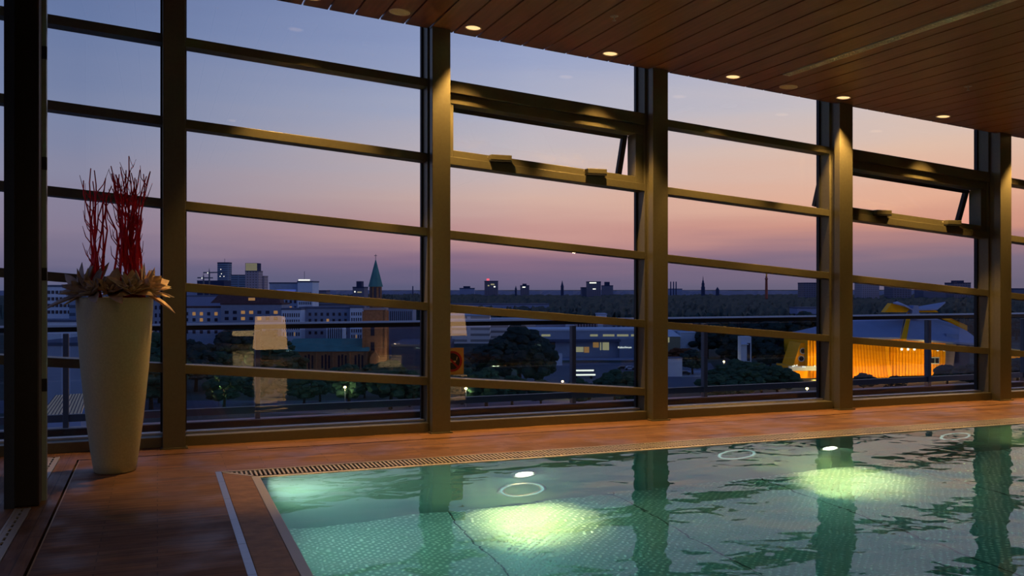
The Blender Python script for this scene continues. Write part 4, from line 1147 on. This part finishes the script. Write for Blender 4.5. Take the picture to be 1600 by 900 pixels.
# ---- concert hall with the tent roof
def hall():
    z = 345.0; k = z / F; x, y = P(1430, z)
    t = empty('concert_hall', (x, y, G), -YAW, 'golden floodlit concert hall with swept tent-like roof', 'concert hall')
    def q(px, py, d): return ((px - 1430) * k, d, (ZP(py, z) - G) + 0)
    gold, tr = CM['gold'], CM['tent_roof']
    def slab(name, pts, m, h=-.7, lab=None): return MB().poly([q(*p) for p in pts], (0, 0, h)).build(name, m, t, label=lab)
    def wall(name, pts, dep, m): return MB().poly([q(*p) for p in pts], (0, dep, 0)).build(name, m, t)
    wall('wall', [(1262, 592, 0), (1393, 590, 0), (1386, 531, 0), (1262, 526, 0)], 30, gold)
    b = MB()
    for i in range(26):
        px = 1266 + i * 4.8; ps = px - (px - 1262) / 130 * 6
        b.poly([q(px, 591, -.35), q(px + .9, 591, -.35), q(ps + .9, 531, -.35), q(ps, 531, -.35)], (0, .4, 0))
    b.build('cladding_ribs', CM['gold_joint'], t)
    wall('wall', [(1393, 590, 5), (1486, 588, 5), (1488, 530, 5), (1384, 530, 5)], 26, gold)
    b = MB()
    for i in range(19):
        px = 1394 + i * 4.9
        b.poly([q(px, 589, 4.75), q(px + .7, 589, 4.75), q(px + .7, 531, 4.75), q(px, 531, 4.75)], (0, .3, 0))
    b.build('cladding_ribs', CM['gold_joint'], t)
    wall('wall', [(1486, 588, 7), (1502, 587, 7), (1509, 532, 7), (1487, 528, 7)], 22, CM['stone_pink'])
    wall('wall', [(1485, 536, 3), (1504, 536, 3), (1504, 523, 3), (1485, 522, 3)], 8, CM['concrete'])
    wall('wall', [(1502, 600, 12), (1540, 600, 12), (1540, 540, 12), (1507, 535, 12)], 22, CM['far_dark'])
    wall('wall', [(1590, 598, 10), (1640, 598, 10), (1640, 552, 10), (1596, 556, 10)], 20, gold)
    # roofs
    slab('roof', [(1262, 527, -1.5), (1403, 527, -1.5), (1438, 497, 14), (1376, 499, 24), (1262, 527, 28)], tr)
    slab('roof', [(1403, 528, -2), (1486, 534, -2), (1545, 538, 4), (1530, 512, 14), (1446, 486, 14), (1438, 494, 12)], tr)
    slab('roof_edge', [(1403, 529, -2.4), (1412, 529, -2.4), (1444, 488, 11), (1438, 490, 11)], gold, -.5)
    slab('roof_edge', [(1484, 494, 10), (1530, 517, 9), (1530, 510, 9), (1492, 492, 11)], gold, -.5)
    # the two raised flaps of the crown
    slab('crown_flap', [(1409, 473, 8), (1423, 471.5, 12), (1444, 480, 13), (1441, 484, 8), (1425, 477.5, 6)], tr, -.5)
    slab('crown_flap', [(1452, 481, 13), (1497, 472, 10), (1478, 483, 7), (1447, 484, 8)], tr, -.5)
    wall('crown_wall', [(1398, 489, 9), (1433, 489, 9), (1438, 483, 9), (1424, 477.5, 9), (1409, 474.5, 9)], 4, gold)
    wall('crown_wall', [(1450, 489, 9), (1484, 489, 9), (1477, 484, 9), (1450, 485, 9)], 4, gold)
    wall('crown_post', [(1438, 500, 8), (1452, 500, 8), (1450, 478, 8), (1442, 478, 8)], 5, tr)
    por = MB().lathe([(.0, 0), (.5, 0), (.5, .1), (0, .1)], seg=16).mesh('round_window', CM['white_light'])
    for px, py in ((1417, 547), (1427, 547), (1437, 547), (1474, 548), (1484, 548)):
        o = inst('round_window', por, t, q(px, py, 4.6)); o.rotation_euler = (R(90), 0, 0)
    f = MB().box(-1.7, 1.7, 0, .2, -1.3, 1.3).build('window_frame', CM['render_white'], t, loc=q(1469.5, 565, 4.6))
    for s in (-1, 1): inst('pane', wmesh(1.3, 1.9, 'win_dark'), f, (s * .78, -.05, 0))
    # slanted wing at the left with round windows
    wall('wing_wall', [(1243, 577, 4), (1300, 577, 4), (1300, 537, 4), (1256, 537, 4)], 14, gold)
    wall('wing_base', [(1233, 596, 0), (1300, 596, 0), (1300, 573, 0), (1232, 573, 0)], 16, CM['gold'])
    MB().box(*(q(1232, 0, 0)[0], q(1300, 0, 0)[0]), -.4, .2, q(0, 579, 0)[2], q(0, 572, 0)[2]).build('balcony', CM['render_white'], t)
    for px, py in ((1259.5, 549.5), (1257, 561.5)):
        o = MB().lathe([(.9, 0), (1.15, 0), (1.15, .25), (.9, .25)], seg=20).build('round_window_rim', CM['render_white'], t, loc=q(px, py, 3.8)); o.rotation_euler = (R(90), 0, 0)
        o = MB().lathe([(0, 0), (.9, 0)], seg=20).build('round_window', CM['win_dark'], t, loc=q(px, py, 3.9)); o.rotation_euler = (R(90), 0, 0)
    ball = MB().blob((0, 0, 0), (.28, .28, .28), random.Random(1), 0, 2).mesh('balcony_light', CM['white_light'])
    for px, py in ((1238, 572), (1240.5, 571), (1244, 570.5), (1253.5, 573), (1256.5, 573), (1272, 571.5)): inst('balcony_light', ball, t, q(px, py, -.8))
    # floodlights at the foot of the walls
    for px, py, d, pw in ((1290, 588, -9, 5200), (1330, 588, -9, 5200), (1368, 588, -9, 5200), (1412, 586, -4, 2600), (1440, 586, -4, 3600), (1470, 586, -4, 2200), (1262, 590, -7, 2400), (1275, 560, -6, 1700), (1440, 540, -4, 1300), (1612, 585, 2, 1800)):
        l = bpy.data.lights.new('floodlight', 'POINT'); l.energy = pw; l.color = PORCH; l.shadow_soft_size = .3
        o = bpy.data.objects.new('floodlight', l); col.objects.link(o); o.parent = t; o.location = q(px, py, d)
hall()

# ---- street lamps, bus, cars
glow = MB().blob((0, 0, 0), (.38, .38, .3), random.Random(1), 0, 2).mesh('glow', CM['lamp_orange'])
def street_lamp(px, py, ybase, label, pw=900):
    z = gz(ybase); x, y = P(px, z); h = ZP(py, z) - G
    t = empty('street_lamp', (x, y, G), 0, label, 'street lamp')
    MB().tube([(0, 0, 0), (0, 0, h)], [.12, .06], 6).build('pole', CM['mast'], t)
    MB().lathe([(.0, h + .5), (.4, h + .4), (.1, h + .55)], seg=10).build('hood', CM['mast'], t)
    inst('globe', glow, t, (0, 0, h))
    l = bpy.data.lights.new('street_glow', 'POINT'); l.energy = pw; l.color = (1, .62, .28); l.shadow_soft_size = .5
    o = bpy.data.objects.new('street_glow', l); col.objects.link(o); o.parent = t; o.location = (0, -.9, h - .6)
street_lamp(342, 600, 640, 'glowing street lamp at the lower left of the second bay')
street_lamp(539, 605, 645, 'glowing street lamp straight below the church nave')
street_lamp(728, 607, 645, 'glowing street lamp below the no-smoking sign')
street_lamp(879, 596, 622, 'glowing street lamp below the square pale panel')
street_lamp(1223, 580, 606, 'glowing street lamp left of the concert hall wing')
street_lamp(1261, 607, 636, 'low glowing lamp near the railing, before the concert hall')
street_lamp(1131, 565, 590, 'street lamp beside the road, left of the slim white tower', 1600)
street_lamp(372, 563, 590, 'bright lamp among the park trees', 1600)
street_lamp(636, 527, 560, 'lamp on the roofline right of the church', 1200)
street_lamp(660, 570, 596, 'small lamp right of the church by the column', 900)
def bus():
    z = gz(592); x, y = P(911, z); t = empty('bus', (x, y, G + .1), -YAW + R(6), 'lit bus crossing the plaza street below the culture centre', 'bus')
    bevel(MB().box(-4.4, 4.4, -1.2, 1.2, .5, 3.9).build('body', CM['far_blue'], t), .2)
    inst('window_strip', wmesh(7.6, .55, 'white_light'), t, (0, -1.22, 3.1)); inst('window_strip', wmesh(7.6, .55, 'white_light'), t, (.6, -1.22, 1.5))
    for s in (-1, 1):
        o = MB().lathe([(0, 0), (.5, 0), (.5, .3), (0, .3)], seg=16).build('wheel', M['black'], t, loc=(s * 2.8, -1.0, .5)); o.rotation_euler = (R(90), 0, 0)
bus()
carb = MB()
carb.poly([(-2.1, -.85, .35), (2.1, -.85, .35), (2.1, -.85, .85), (1.3, -.85, 1.0), (.7, -.85, 1.45), (-1.0, -.85, 1.45), (-1.7, -.85, .95), (-2.1, -.85, .9)], (0, 1.7, 0))
carm = {c: carb.mesh('body', cm('car_' + c, rgb, rough=.3, metal=.3)) for c, rgb in (('white', (220, 222, 228)), ('grey', (120, 126, 138)), ('dark', (40, 46, 60)))}
wheel = MB().lathe([(0, -.1), (.33, -.1), (.33, .1), (0, .1)], seg=14).mesh('wheel', M['black'])
def car(px, yb, c, rot, label, group=None):
    z = gz(yb); x, y = P(px, z); t = empty('car', (x, y, G + .1), -YAW + R(rot), label, 'car', group)
    inst('body', carm[c], t)
    inst('side_window', wmesh(1.9, .38, 'win_dark'), t, (-.15, -.86, 1.2))
    for sx in (-1.3, 1.3):
        for sy in (-.8, .8):
            o = inst('wheel', wheel, t, (sx, sy, .33)); o.rotation_euler = (R(90), 0, 0)
car(621, 606, 'white', 8, 'white car parked right of the church, furthest from the column')
car(634, 611, 'white', 8, 'white car with bright roof below the dark brick block')
car(646, 606, 'grey', 8, 'grey car parked behind the white cars')
car(655, 613, 'dark', 8, 'dark car beside the white cars, nearest the column')
for i, (px, c) in enumerate(((973, 'dark'), (984, 'white'), (995, 'grey'))):
    car(px, 578, c, 0, '%s car in the row parked on the plaza below the culture centre' % ('dark', 'white', 'grey')[i])
car(1070, 586, 'dark', 4, 'dark car on the pale road below the small cube pavilion')
car(970, 590, 'dark', 0, 'dark car in the front row on the plaza, nearest the bus')
car(988, 590, 'grey', 0, 'grey car in the front row on the plaza, by the bronze column')
# flagpoles below the church
for i, px in enumerate((484.5, 489, 492)):
    z = 300 - i * 6; x, y = P(px, z)
    o = MB().tube([(0, 0, 0), (0, 0, ZP(596 + i * 3, z) - G)], .09, 6).build('flagpole', CM['render_white'], None, loc=(x, y, G))
    tag(o, '%s of the three thin white flagpoles below the church' % ('leftmost', 'middle', 'rightmost')[i], 'flagpole')
